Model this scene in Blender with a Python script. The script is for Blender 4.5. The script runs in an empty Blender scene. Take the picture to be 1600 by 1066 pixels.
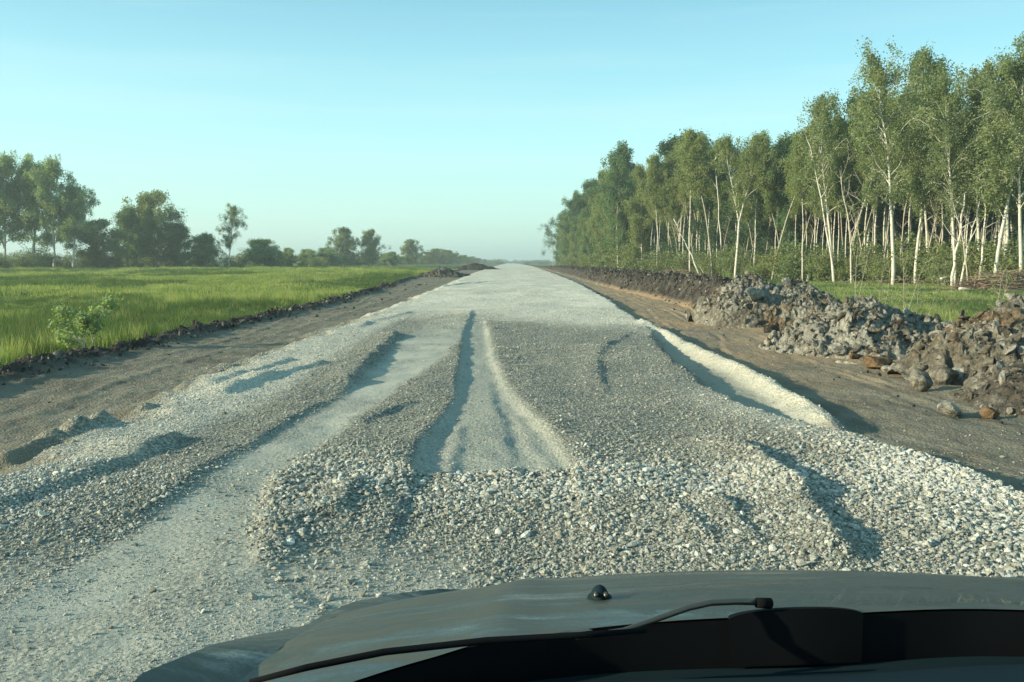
import bpy, bmesh, math, random
import numpy as np
from mathutils import Vector, Matrix

R = math.radians
rng = np.random.default_rng(7)
random.seed(7)
S = bpy.context.scene
C = S.collection

# ------------------------------------------------------------------ camera
FPX, CX, CY = 1386.0, 800.0, 533.0          # focal length in photo pixels
PITCH = math.atan((CY - 410) / FPX)
YAW = 0.0036
CAMZ = 1.5
cam = bpy.data.objects.new('camera', bpy.data.cameras.new('camera'))
C.objects.link(cam); S.camera = cam
cam.location = (0, 0, CAMZ)
cam.rotation_euler = (math.pi / 2 - PITCH, 0, -YAW)
cam.data.sensor_width = 36
cam.data.lens = 36 * FPX / 1600
cam.data.clip_start = 0.05
cam.data.clip_end = 9000

# ------------------------------------------------------------------ light
SUN_EL, SUN_BACK = R(15.5), R(14)              # low sun, from the left and slightly behind
sdir = Vector((-math.cos(SUN_EL) * math.cos(SUN_BACK), -math.cos(SUN_EL) * math.sin(SUN_BACK), math.sin(SUN_EL)))
w = bpy.data.worlds.new("World"); S.world = w; w.use_nodes = True
nt = w.node_tree; nt.nodes.clear()
wo = nt.nodes.new('ShaderNodeOutputWorld'); bg = nt.nodes.new('ShaderNodeBackground')
sky = nt.nodes.new('ShaderNodeTexSky'); sky.sky_type = 'NISHITA'; sky.sun_disc = False
sky.sun_elevation = SUN_EL; sky.sun_rotation = math.atan2(sdir.x, sdir.y)
sky.air_density = 1.0; sky.dust_density = 1.2; sky.ozone_density = 1.5; sky.altitude = 100
mx = nt.nodes.new('ShaderNodeMix'); mx.data_type = 'RGBA'; mx.blend_type = 'MULTIPLY'; mx.inputs[0].default_value = 1
mx.inputs[7].default_value = (0.80, 1.05, 1.0, 1)
nt.links.new(sky.outputs[0], mx.inputs[6])
# pale evening air: the clear sky blended with its turquoise haze, palest at the horizon
wtc = nt.nodes.new('ShaderNodeTexCoord'); wsp = nt.nodes.new('ShaderNodeSeparateXYZ'); wcr = nt.nodes.new('ShaderNodeValToRGB')
nt.links.new(wtc.outputs['Generated'], wsp.inputs[0]); nt.links.new(wsp.outputs[2], wcr.inputs[0])
e = wcr.color_ramp.elements; e[0].position = 0.0; e[0].color = (3.0, 4.5, 3.9, 1); e[1].position = 1.0; e[1].color = (.7, 1.8, 2.5, 1)
for p_, c_ in ((.05, (2.75, 4.45, 4.05, 1)), (.13, (2.35, 4.3, 4.35, 1)), (.20, (1.65, 3.55, 3.95, 1)), (.30, (.95, 2.4, 3.1, 1)), (.5, (.8, 2.1, 3.0, 1))):
    q_ = e.new(p_); q_.color = c_
mx2 = nt.nodes.new('ShaderNodeMix'); mx2.data_type = 'RGBA'; mx2.inputs[0].default_value = .72
nt.links.new(mx.outputs[2], mx2.inputs[6]); nt.links.new(wcr.outputs[0], mx2.inputs[7])
wmp = nt.nodes.new('ShaderNodeMapping'); wmp.inputs['Scale'].default_value = (1.2, 1.2, 16); nt.links.new(wtc.outputs['Generated'], wmp.inputs[0])
wnz = nt.nodes.new('ShaderNodeTexNoise'); wnz.inputs['Scale'].default_value = 1.6; wnz.inputs['Detail'].default_value = 5; nt.links.new(wmp.outputs[0], wnz.inputs['Vector'])
wmr = nt.nodes.new('ShaderNodeMapRange'); wmr.inputs[1].default_value = .48; wmr.inputs[2].default_value = .75; wmr.inputs[3].default_value = 0; wmr.inputs[4].default_value = .16; nt.links.new(wnz.outputs[0], wmr.inputs[0])
mx3 = nt.nodes.new('ShaderNodeMix'); mx3.data_type = 'RGBA'; mx3.inputs[7].default_value = (3.6, 4.4, 4.2, 1)   # thin veils of cloud
nt.links.new(wmr.outputs[0], mx3.inputs[0]); nt.links.new(mx2.outputs[2], mx3.inputs[6]); nt.links.new(mx3.outputs[2], bg.inputs[0])
bg.inputs[1].default_value = 0.13
nt.links.new(bg.outputs[0], wo.inputs[0])
sl = bpy.data.lights.new('sun', 'SUN'); sl.energy = 4.1; sl.angle = R(0.6); sl.color = (1.0, 0.91, 0.68)
so = bpy.data.objects.new('sun', sl); C.objects.link(so)
so.rotation_euler = sdir.to_track_quat('Z', 'Y').to_euler(); so.location = sdir * 50
S.view_settings.view_transform = 'Standard'; S.view_settings.look = 'None'
S.view_settings.exposure = 1.0; S.view_settings.gamma = 1
S.cycles.max_bounces = 5; S.cycles.transparent_max_bounces = 4

# ------------------------------------------------------------------ maths helpers
_f = np.array([math.sin(YAW) * math.cos(PITCH), math.cos(YAW) * math.cos(PITCH), -math.sin(PITCH)])
_r = np.array([math.cos(YAW), -math.sin(YAW), 0])
_u = np.cross(_r, _f)
def at(px, py, z=0.0):
    """ground point (height z) seen at a photo pixel"""
    d = _f + (px - CX) / FPX * _r - (py - CY) / FPX * _u
    t = (z - CAMZ) / d[2]
    return d[0] * t, d[1] * t
def atd(px, dist):
    """x of a photo column at a distance"""
    return (px - 795) / FPX * dist
def hsh(ix, iy, s=0):
    n = (ix.astype(np.int64) * 374761393 + iy.astype(np.int64) * 668265263 + s * 1274126177) & 0xffffffff
    n = ((n ^ (n >> 13)) * 1274126177) & 0xffffffff
    return ((n ^ (n >> 16)) & 0xffffff) / float(0xffffff)
def vnoise(x, y, s=0):
    x0 = np.floor(x); y0 = np.floor(y); fx = x - x0; fy = y - y0
    fx = fx * fx * (3 - 2 * fx); fy = fy * fy * (3 - 2 * fy)
    a = hsh(x0, y0, s); b = hsh(x0 + 1, y0, s); c = hsh(x0, y0 + 1, s); d = hsh(x0 + 1, y0 + 1, s)
    return (a + (b - a) * fx + (c - a) * fy + (a - b - c + d) * fx * fy) * 2 - 1
def fbm(x, y, o=4, s=0):
    v = 0; a = 1; t = 0
    for i in range(o):
        v = v + a * vnoise(x * 2 ** i + 17.3 * i, y * 2 ** i - 9.1 * i, s + i); t += a; a *= .5
    return v / t
def cells(x, y, s=0):
    """cellular noise: nearest distance, edge distance, cell random, offset to the cell centre"""
    x0 = np.floor(x); y0 = np.floor(y)
    best = np.full(x.shape, 9.); sec = np.full(x.shape, 9.); rn = np.zeros(x.shape); ddx = np.zeros(x.shape); ddy = np.zeros(x.shape)
    for i in (-1, 0, 1):
        for j in (-1, 0, 1):
            cx = x0 + i; cy = y0 + j
            dx = x - (cx + hsh(cx, cy, s + 1)); dy = y - (cy + hsh(cx, cy, s + 2))
            d = np.hypot(dx, dy); m = d < best
            sec = np.where(m, best, np.minimum(sec, d)); best = np.where(m, d, best)
            rn = np.where(m, hsh(cx, cy, s + 3), rn); ddx = np.where(m, dx, ddx); ddy = np.where(m, dy, ddy)
    return best, sec - best, rn, ddx, ddy
def blocks(x, y, s=0):
    f, e, r, dx, dy = cells(x, y, s)
    a = r * 40
    return (r - .5) + .7 * (np.cos(a) * dx + np.sin(a) * dy) - .5 * f * f
def sm(t):
    t = np.clip(t, 0, 1); return t * t * (3 - 2 * t)

# ------------------------------------------------------------------ terrain shape
class Line:
    """a line that runs along the road: x as a function of y"""
    def __init__(s, pts, z=0.0):
        w_ = sorted([at(px, py, z) for px, py in pts], key=lambda q: q[1])
        s.x = np.array([q[0] for q in w_]); s.y = np.array([q[1] for q in w_])
        s.y0, s.y1 = s.y[0], s.y[-1]
    def __call__(s, Y): return np.interp(Y, s.y, s.x)
    def win(s, Y, f=.12):
        a = f * max(1., s.y1 - s.y0)
        return sm((Y - s.y0 + a) / a) * sm((s.y1 + a - Y) / a)
road_r = Line([(1600, 772), (1420, 705), (1300, 668), (1180, 632), (1100, 592), (1040, 548), (1012, 505), (975, 482), (935, 458), (905, 442), (868, 428), (842, 419), (830, 415.5)])
road_l = Line([(0, 722), (150, 652), (330, 572), (480, 522), (600, 480), (700, 442), (738, 427), (765, 418), (776, 415.5)])
berm_r = Line([(1010, 505), (1100, 550), (1200, 596), (1288, 648)], -.05)
berm_l = Line([(0, 592), (150, 556), (300, 522), (400, 500), (500, 477), (580, 455), (640, 436), (700, 425), (735, 420), (762, 416.5)], -.15)
bank_r0 = Line([(1700, 640), (1420, 560), (1230, 518), (1130, 497), (1030, 470), (940, 448), (900, 436), (865, 425), (840, 418), (830, 416)], -.2)
trk_l = Line([(0, 905), (200, 812), (300, 748), (400, 690), (520, 622), (575, 575), (625, 528)])
trk_r = Line([(560, 960), (425, 880), (412, 810), (440, 748), (520, 690), (620, 612), (700, 560), (742, 512)])
tre_l = Line([(636, 748), (655, 700), (690, 660), (712, 620), (719, 560), (727, 515), (736, 492)])
tre_r = Line([(908, 750), (872, 690), (832, 650), (792, 600), (774, 560), (761, 505), (756, 490)])
RIDGES = [  # line, height, width towards the sun, width away from it
    (Line([(0, 785), (100, 752), (190, 722), (270, 690)]), .085, .5, .09),
    (Line([(290, 748), (400, 690), (470, 645), (520, 620), (560, 590), (620, 528)]), .028, .5, .05),
    (Line([(548, 598), (575, 562), (615, 527)]), .075, .3, .08),
    (Line([(350, 612), (420, 588), (500, 570)]), .07, .35, .08),
    (Line([(330, 598), (400, 582), (450, 562)]), .06, .3, .08),
    (Line([(0, 700), (45, 690), (80, 680)]), .14, .35, .12),
    (Line([(85, 680), (120, 668), (160, 655)]), .12, .3, .1),
    (Line([(200, 625), (260, 606), (300, 590)]), .07, .3, .1),
    (Line([(640, 742), (655, 700), (690, 660), (712, 620), (718, 560), (727, 515), (735, 490)]), .05, .55, .05),
    (Line([(704, 735), (712, 700), (718, 670)]), .022, .08, .05),
    (Line([(800, 742), (790, 690), (772, 640), (762, 600)]), .022, .3, .05),
    (Line([(905, 745), (870, 690), (830, 650), (790, 600), (772, 560), (760, 505)]), .055, .07, .5),
    (Line([(862, 745), (835, 700), (805, 655)]), .02, .05, .12),
    (Line([(938, 600), (930, 562), (945, 540), (985, 522)]), .035, .3, .07),
    (Line([(1312, 862), (1250, 778), (1183, 722), (1128, 694)]), .085, .25, .07),
    (Line([(1175, 850), (1140, 805), (1112, 785)]), .05, .15, .06),
    (Line([(1100, 840), (1060, 800)]), .04, .15, .06),
    (Line([(640, 630), (590, 650), (560, 662)]), .05, .3, .06),
    (Line([(412, 872), (420, 800), (445, 745)]), .04, .07, .22),
    (Line([(520, 800), (545, 770), (560, 750)]), .05, .2, .08),
    (Line([(1600, 790), (1480, 738), (1400, 712), (1300, 678)]), .05, .4, .12),
    (Line([(690, 447), (735, 443), (760, 440)]), .07, .4, .12),
    (Line([(560, 510), (590, 500), (640, 488)]), .05, .4, .12),
]
def lay(X, Y):
    """blend masks and height of the ground"""
    X = np.asarray(X, float); Y = np.asarray(Y, float)
    en = .10 * fbm(X * 1.3, Y * .9, 3, 11) + .05 * vnoise(X * 5, Y * 5, 5)
    xr = road_r(Y); xl = road_l(Y)
    # inside the gravel layer
    gr_r = sm((xr - X + en) / .30 + .5); gr_l = sm((X - xl + en * 3.5) / .7 + .4)
    g = gr_r * gr_l
    far = sm((Y - 18) / 16)
    z = -.19 + .04 * fbm(X * .35, Y * .3, 3, 3) + .02 * fbm(X * 2, Y * 1.2, 3, 8)
    # left track furrows
    z += .018 * np.exp(-((X - (xl - 1.2)) / .12) ** 2) * (1 - g) + .02 * np.exp(-((X - (xl - 2.1 + .3 * np.sin(Y * .4))) / .1) ** 2) * (1 - g)
    z += .016 * np.abs(fbm(X * 4, Y * 1.5, 3, 21)) * (1 - g)
    z += (.014 * fbm(X * 9, Y * 6, 3, 23) + np.where(X < 0, .006, .02) * fbm(X * 1.7, Y * .5, 3, 25)) * (1 - g) * sm((60 - Y) / 30)
    for off, wd in ((.9, .10), (1.35, .08), (2.1, .12), (2.7, .09)):
        ut = X - (xr + off + .3 * np.sin(Y * .13 + off * 3) + .1 * vnoise(Y * .4, X * 0, 28)); z += .6 * (.028 * np.exp(-((ut - wd) / .06) ** 2) - .035 * np.exp(-(ut / wd) ** 2)) * (1 - g) * (.6 + .8 * vnoise(X * .3, Y * .7, 26))
    z += g * .19
    # crown of the road and gravel relief
    z += g * .05 * sm((Y - 20) / 20) * fbm(X * .5, Y * .16, 3, 35)
    z += g * (.018 * fbm(X * .8, Y * .5, 3, 31) + .010 * fbm(X * 3, Y * 2, 3, 33))
    cl = sm((X - trk_l(Y)) / .25 + .2) * sm((trk_r(Y) - X) / .22 + .3)
    dep = .012 + .045 * sm((7.5 - Y) / 3.5)
    trw = sm((24 - Y) / 8)
    z -= cl * dep * trw * gr_r
    ct = sm((X - tre_l(Y)) / .1 + .6) * sm((tre_r(Y) - X) / .14 + .5) * sm((Y - 6.1) / .25) * sm((26 - Y) / 8)
    z -= ct * .026
    # ramp down towards the car on the near side
    ramp = sm((6.2 + .10 * vnoise(X * 3, Y, 4) - Y) / 1.9) * sm((1.2 - X) / 1.2)
    z -= ramp * .07 * (1 - cl)
    crest = np.exp(-((Y - 6.15 - .08 * np.sin(X * 5)) / .13) ** 2) * sm((X + 1.0) / .3) * sm((1.4 - X) / .5)
    z += crest * .014
    for L, A, wl, wr in RIDGES:
        m = (Y > L.y0 - 4) & (Y < L.y1 + 4)
        if not m.any(): continue
        u = X[m] - L(Y[m]) + .035 * fbm(X[m] * 4, Y[m] * 3, 2, 41)
        p = (.75 + .5 * sm(fbm(X[m] * 1.1, Y[m] * .8, 3, 47) + .5)) * np.where(u < 0, np.exp(-(u / wl) ** 2), np.exp(-(u / wr) ** 2))
        z[m] += A * p * L.win(Y[m]) * (.8 + .35 * vnoise(X[m] * 3, Y[m] * 3, 43))
    # white berm on the right
    u = X - berm_r(Y) + en * .3
    wb = berm_r.win(Y, .05)
    br = np.exp(-(u / .17) ** 2) * wb
    z += .17 * br
    # dark strip of mud along the grass on the left
    u = X - berm_l(Y) + en * 1.5
    lump = blocks(X * 3.1, Y * 1.9, 51) + .5 * blocks(X * 7.3, Y * 5.1, 53)
    amp = .17 + .12 * vnoise(X * .2, Y * .35, 9)
    bl = np.exp(-(u / .38) ** 2)
    z += bl * (amp - .01 + .10 * lump) * sm((330 - Y) / 200)
    bl2 = np.exp(-((u + .95) / .3) ** 2) * sm((24 - Y) / 8)
    z += bl2 * (.10 + .10 * lump)
    # field on the left
    fl = sm((berm_l(Y) - .35 - X) / .6)
    z += fl * (-.12 + .62 * sm((Y - 30) / 110) * sm((-X - 8) / 14) + .12 * fbm(X * .06, Y * .05, 3, 61) + .06 * fbm(X * .4, Y * .4, 2, 62))
    # bank of tipped soil on the right, then grass
    xb = bank_r0(Y)
    u = X - xb + .35 * fbm(X * .8, Y * .7, 3, 71)
    wid = 1.9 + 2.4 * sm((Y - 25) / 40)
    bk = sm(u / .9) * sm((wid - u) / 1.2 + .3)
    lump2 = blocks(X * 1.7, Y * 1.3, 73) + .5 * blocks(X * 4.1, Y * 3.7, 75) + .25 * blocks(X * 9, Y * 9, 76)
    z += bk * (.32 + .62 * sm((Y - 20) / 14) + .27 * lump2 + .1 * fbm(X * .5, Y * .3, 2, 78)) * sm((420 - Y) / 300)
    fr = sm((u - wid) / 1.2)
    z += fr * (-.12 + .05 * fbm(X * .3, Y * .3, 2, 77))
    z = np.where(Y > 500, z * np.exp(-(Y - 500) / 400) , z)
    return dict(z=z, g=np.clip(g + .9 * br, 0, 1), cl=cl * trw, ct=ct, ramp=ramp, br=br, bl=np.clip(bl + bl2, 0, 1), fl=fl, bk=bk, fr=fr)
def gz(x, y):
    return float(lay(np.array([x]), np.array([y]))['z'][0])

# ------------------------------------------------------------------ materials
class NT:
    def __init__(s, name):
        s.m = bpy.data.materials.new(name); s.m.use_nodes = True
        s.t = s.m.node_tree; s.t.nodes.clear()
        s.out = s.n('ShaderNodeOutputMaterial')
    def n(s, k, **kw):
        d = s.t.nodes.new(k)
        for a, b in kw.items(): setattr(d, a, b)
        return d
    def l(s, a, b): s.t.links.new(a, b)
    def set(s, sock, v):
        if hasattr(v, 'is_output') or isinstance(v, bpy.types.NodeSocket): s.l(v, sock)
        else: sock.default_value = v
    def math(s, op, a, b=0.0, c=None, clamp=False):
        d = s.n('ShaderNodeMath', operation=op, use_clamp=clamp)
        s.set(d.inputs[0], a); s.set(d.inputs[1], b)
        if c is not None: s.set(d.inputs[2], c)
        return d.outputs[0]
    def mix(s, f, a, b, mode='MIX'):
        d = s.n('ShaderNodeMix', data_type='RGBA', blend_type=mode)
        s.set(d.inputs[0], f)
        for i, v in ((6, a), (7, b)):
            if isinstance(v, (tuple, list)): v = (*v, 1) if len(v) == 3 else v
            s.set(d.inputs[i], v)
        return d.outputs[2]
    def noise(s, sc, det=4, vec=None, rough=.6):
        d = s.n('ShaderNodeTexNoise'); d.inputs['Scale'].default_value = sc; d.inputs['Detail'].default_value = det
        d.inputs['Roughness'].default_value = rough
        if vec is not None: s.l(vec, d.inputs['Vector'])
        return d.outputs[0]
    def voro(s, sc, vec=None, feat='F1', out='Distance'):
        d = s.n('ShaderNodeTexVoronoi', feature=feat); d.inputs['Scale'].default_value = sc
        if vec is not None: s.l(vec, d.inputs['Vector'])
        return d.outputs[out]
    def ramp(s, v, lo, hi):
        d = s.n('ShaderNodeMapRange'); d.clamp = True; s.l(v, d.inputs[0]); d.inputs[1].default_value = lo; d.inputs[2].default_value = hi
        return d.outputs[0]
    def attr(s, name):
        d = s.n('ShaderNodeAttribute'); d.attribute_name = name; return d.outputs['Fac']
    def pos(s):
        return s.n('ShaderNodeNewGeometry').outputs['Position']
    def objc(s):
        return s.n('ShaderNodeTexCoord').outputs['Object']
    def rnd(s):
        return s.n('ShaderNodeObjectInfo').outputs['Random']
    def bump(s, h, dist, strength=1.0, prev=None):
        d = s.n('ShaderNodeBump'); d.inputs['Strength'].default_value = strength; d.inputs['Distance'].default_value = dist
        s.l(h, d.inputs['Height'])
        if prev is not None: s.l(prev, d.inputs['Normal'])
        return d.outputs[0]
    def bsdf(s, col, rough=.9, nrm=None, metal=0.0, spec=.3, coat=0.0):
        d = s.n('ShaderNodeBsdfPrincipled')
        if isinstance(col, (tuple, list)) and len(col) == 3: col = (*col, 1)
        s.set(d.inputs['Base Color'], col); s.set(d.inputs['Roughness'], rough); s.set(d.inputs['Metallic'], metal)
        d.inputs['Specular IOR Level'].default_value = spec
        s.set(d.inputs['Coat Weight'], coat)
        if nrm is not None: s.l(nrm, d.inputs['Normal'])
        s.l(d.outputs[0], s.out.inputs[0]); return d
def simple(name, col, rough=.6, metal=0.0, var=.15, sc=8, bump=0.0, spec=.4):
    t = NT(name); p = t.objc(); n = t.noise(sc, 5, p)
    c = t.mix(n, tuple(x * (1 - var) for x in col), tuple(min(1, x * (1 + var)) for x in col))
    nr = t.bump(n, bump) if bump else None
    t.bsdf(c, rough, nr, metal, spec); return t.m

# ground: gravel, dirt, mud and soil under grass, mixed by what lies where
def ground_material():
    t = NT('ground_cover'); p = t.pos()
    grav = t.attr('gravel'); fine = t.attr('fine'); pale = t.attr('pale'); mud = t.attr('mud'); gra = t.attr('grass'); tan = t.attr('tan')
    v1 = t.voro(34, p); vc = t.voro(34, p, out='Color'); v2 = t.voro(11, p); n1 = t.noise(1.1, 5, p); n2 = t.noise(60, 3, p); n3 = t.noise(.35, 4, p)
    sep = t.n('ShaderNodeSeparateColor'); t.l(vc, sep.inputs[0]); cr = sep.outputs[0]
    stone = t.mix(cr, (.19, .185, .14), (.46, .45, .36))
    stone = t.mix(t.ramp(v1, .35, .75), stone, (.10, .10, .085))
    stone_p = t.mix(cr, (.60, .555, .43), (.90, .84, .66))
    stone_p = t.mix(t.math('MULTIPLY', t.ramp(t.noise(.45, 6, p, .7), .45, .68), .35), stone_p, (.38, .355, .27))
    stone_p = t.mix(t.math('MULTIPLY', t.ramp(v2, .45, .8), .2), stone_p, (.25, .24, .19))
    stone = t.mix(pale, stone, stone_p)
    dust = t.mix(n1, (.40, .39, .31), (.56, .545, .44)); dust = t.mix(t.math('MULTIPLY', n2, .35), dust, (.14, .14, .11))
    gcol = t.mix(fine, stone, dust)
    dirt = t.mix(t.ramp(n1, .3, .7), (.145, .125, .088), (.27, .24, .17))
    dirt = t.mix(t.math('MULTIPLY', tan, t.ramp(n3, .25, .6)), dirt, (.38, .26, .15))
    dirt = t.mix(t.math('MULTIPLY', t.ramp(n2, .55, .8), .4), dirt, (.08, .065, .05))
    mcol = t.mix(t.ramp(t.noise(2.5, 5, p), .35, .65), (.022, .019, .016), (.09, .078, .062))
    mcol = t.mix(t.math('MULTIPLY', t.ramp(t.noise(.9, 5, p), .56, .66), t.attr('clay')), mcol, (.30, .28, .23))
    soil = t.mix(t.noise(.15, 4, p), (.060, .085, .018), (.12, .16, .035))
    c = t.mix(grav, dirt, gcol); c = t.mix(mud, c, mcol); c = t.mix(gra, c, soil)
    h = t.math('ADD', t.math('MULTIPLY', v1, -.6), t.math('MULTIPLY', v2, -.5)); h = t.math('ADD', h, t.math('MULTIPLY', n2, .5))
    amt = t.math('MULTIPLY', t.math('SUBTRACT', 1.0, t.math('MULTIPLY', fine, .93)), h)
    nr = t.bump(amt, .035, .9)
    nr = t.bump(t.math('MULTIPLY', t.noise(9, 6, p), t.math('SUBTRACT', 1.0, fine)), .03, .6, nr)
    nr = t.bump(t.noise(130, 3, p, .8), .006, .8, nr)
    t.bsdf(c, .95, nr, spec=.15); return t.m
def stone_material(name, a, b, darkp=.25):
    t = NT(name); r = t.rnd(); p = t.objc()
    c = t.mix(r, a, b); c = t.mix(t.math('MULTIPLY', t.ramp(t.noise(2.2, 4, p), .4, .75), darkp), c, tuple(x * .4 for x in a))
    c = t.mix(t.math('GREATER_THAN', t.math('FRACT', t.math('MULTIPLY', r, 37.7)), .95), c, tuple(x * y for x, y in zip(b, (.85, .78, .7))))
    nr = t.bump(t.noise(5, 4, p), .1, .5)
    t.bsdf(c, .9, nr, spec=.2); return t.m
def clay_material(name, base, alt, third, sc=1.5):
    t = NT(name); p = t.pos()
    c = t.mix(t.ramp(t.noise(sc, 5, p), .4, .6), base, alt)
    c = t.mix(t.ramp(t.noise(sc * .55, 4, p), .58, .64), c, third)
    c = t.mix(t.math('MULTIPLY', t.ramp(t.noise(14, 5, p), .5, .75), .6), c, tuple(x * .45 for x in base))
    v = t.voro(9, p); c = t.mix(t.math('MULTIPLY', t.ramp(v, .35, .7), .55), c, tuple(x * .4 for x in base))  # crevice shade put into the colour along the cell borders
    nr = t.bump(t.math('ADD', t.noise(7, 6, p, .7), t.math('MULTIPLY', v, -.9)), .12, 1.0)
    nr = t.bump(t.noise(45, 4, p), .02, .8, nr)
    t.bsdf(c, .95, nr, spec=.15); return t.m
def leaf_material(name, dark, light, trans=.35):
    t = NT(name); a = t.attr('tone'); r = t.rnd()
    c = t.mix(a, dark, light)
    c = t.mix(t.math('MULTIPLY', r, .35), c, tuple(x * y for x, y in zip(light, (1.1, .95, .75))))
    c = t.mix(1.0, c, (1.12, 1.15, 1.3), 'MULTIPLY')
    d = t.n('ShaderNodeBsdfPrincipled'); t.l(c, d.inputs['Base Color']); d.inputs['Roughness'].default_value = .65
    d.inputs['Specular IOR Level'].default_value = .25
    tr = t.n('ShaderNodeBsdfTranslucent'); t.l(t.mix(1.0, c, (1.2, 1.25, .5), 'MULTIPLY'), tr.inputs[0])
    m = t.n('ShaderNodeMixShader'); m.inputs[0].default_value = min(.5, trans + .1)
    t.l(d.outputs[0], m.inputs[1]); t.l(tr.outputs[0], m.inputs[2]); t.l(m.outputs[0], t.out.inputs[0]); return t.m
def bark_material(name, pale, dark, patch=.5, base_dark=True):
    t = NT(name); p = t.objc(); mp = t.n('ShaderNodeMapping'); mp.inputs['Scale'].default_value = (1.5, 1.5, 3.5); t.l(p, mp.inputs[0])
    n = t.noise(1.3, 6, mp.outputs[0])
    c = t.mix(t.ramp(n, patch, patch + .1), pale, dark)
    c = t.mix(t.math('MULTIPLY', t.noise(.5, 3, p), .4), c, tuple(x * .6 for x in pale))
    nr = t.bump(n, .03, .5); t.bsdf(c, .85, nr, spec=.2); return t.m

M = {}
M['ground'] = ground_material()
M['stone'] = stone_material('crushed_stone', (.25, .245, .195), (.50, .49, .405), .3)
M['stone_pale'] = stone_material('pale_crushed_stone', (.44, .43, .36), (.72, .70, .60), .2)
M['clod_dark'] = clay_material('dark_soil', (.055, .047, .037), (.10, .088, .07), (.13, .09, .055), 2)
M['clay'] = clay_material('grey_clay', (.46, .43, .35), (.32, .295, .235), (.14, .12, .09), 1.9)
M['clay_mix'] = clay_material('mixed_clay', (.20, .175, .13), (.38, .355, .285), (.24, .165, .095), 1.5)
M['soil'] = clay_material('brown_soil', (.125, .105, .08), (.17, .15, .115), (.30, .27, .22), 1.1)
M['rust'] = clay_material('rusty_clay', (.30, .19, .10), (.22, .13, .07), (.12, .09, .06), 3)
M['leaf_a'] = leaf_material('birch_leaf', (.085, .118, .048), (.245, .285, .12))
M['leaf_b'] = leaf_material('aspen_leaf', (.055, .105, .050), (.165, .24, .10))
M['leaf_c'] = leaf_material('spring_leaf', (.11, .14, .048), (.26, .295, .11))
M['leaf_d'] = leaf_material('shade_leaf', (.028, .065, .032), (.09, .14, .058))  # shade of the inner foliage put into a darker leaf colour
M['leaf_e'] = leaf_material('willow_leaf', (.11, .16, .075), (.29, .36, .17))
M['grass'] = leaf_material('grass_blade', (.105, .15, .045), (.27, .325, .11), .35)
M['grass_lime'] = leaf_material('lime_grass_blade', (.19, .21, .07), (.40, .42, .16), .35)
M['grass_deep'] = leaf_material('deep_grass_blade', (.035, .07, .022), (.10, .15, .045), .3)
M['grass_dry'] = leaf_material('dry_grass', (.22, .18, .09), (.38, .32, .18), .25)
M['birch_bark'] = bark_material('birch_bark', (.60, .565, .47), (.09, .078, .065), .56)
M['grey_bark'] = bark_material('grey_bark', (.40, .36, .28), (.16, .13, .10), .55)
M['brown_bark'] = bark_material('brown_bark', (.30, .21, .14), (.12, .085, .06), .5)
M['dead_wood'] = bark_material('bare_wood', (.52, .46, .37), (.22, .18, .14), .6)
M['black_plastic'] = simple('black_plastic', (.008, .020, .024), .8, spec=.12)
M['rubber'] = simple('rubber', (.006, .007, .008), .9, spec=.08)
M['metal'] = simple('worn_metal', (.16, .13, .10), .4, .8)
M['steel'] = simple('steel', (.45, .46, .47), .3, .9)
M['dash'] = simple('dashboard_plastic', (.015, .04, .05), .6, spec=.3)
M['cloth'] = simple('seat_cloth', (.03, .035, .04), .9)
M['lamp'] = simple('lamp_glass', (.6, .62, .62), .15, spec=.6)
def paint_material():
    t = NT('dusty_paint'); p = t.objc(); mp = t.n('ShaderNodeMapping'); mp.inputs['Scale'].default_value = (1.0, 5, 5); t.l(p, mp.inputs[0])
    n = t.noise(2.6, 8, mp.outputs[0], .65); n2 = t.noise(160, 3, p, .8); n3 = t.noise(9, 6, mp.outputs[0], .7)
    dust = t.math('ADD', t.math('MULTIPLY', t.ramp(n, .42, .56), .46), .05)
    dust = t.math('ADD', dust, t.math('MULTIPLY', t.ramp(n3, .35, .7), .28)); dust = t.math('ADD', dust, t.math('MULTIPLY', t.math('SUBTRACT', n2, .5), .7), clamp=True)
    c = t.mix(dust, (.006, .018, .018), (.115, .112, .076))
    ro = t.math('ADD', t.math('MULTIPLY', dust, .7), .22)
    t.bsdf(c, ro, t.bump(n2, .0006, .4), spec=.4, coat=t.math('MULTIPLY', t.math('SUBTRACT', .6, dust, clamp=True), .5)); return t.m
M['paint'] = paint_material()

# ------------------------------------------------------------------ mesh helpers
def tag(o, label=None, cat=None, group=None, kind=None):
    if label: o['label'] = label
    if cat: o['category'] = cat
    if group: o['group'] = group
    if kind: o['kind'] = kind
    return o
def empty(name, loc=(0, 0, 0), rz=0):
    o = bpy.data.objects.new(name, None); C.objects.link(o); o.location = loc; o.rotation_euler = (0, 0, rz)
    o.empty_display_size = .3; return o
def mesh_np(name, V, F, mat, parent=None, smooth=True, attrs=None, link=True):
    """V (n,3), F (m,k) numpy arrays"""
    me = bpy.data.meshes.new(name); V = np.ascontiguousarray(V, dtype=np.float32); F = np.ascontiguousarray(F, dtype=np.int32)
    m, k = F.shape
    me.vertices.add(len(V)); me.vertices.foreach_set('co', V.ravel())
    me.loops.add(m * k); me.loops.foreach_set('vertex_index', F.ravel())
    me.polygons.add(m); me.polygons.foreach_set('loop_start', np.arange(0, m * k, k, dtype=np.int32))
    me.polygons.foreach_set('use_smooth', np.full(m, smooth))
    me.update(calc_edges=True)
    for a, v in (attrs or {}).items():
        at_ = me.attributes.new(a, 'FLOAT', 'POINT'); at_.data.foreach_set('value', np.ascontiguousarray(v, dtype=np.float32))
    me.materials.append(mat)
    o = bpy.data.objects.new(name, me)
    if link: C.objects.link(o)
    if parent: o.parent = parent
    return o
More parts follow.
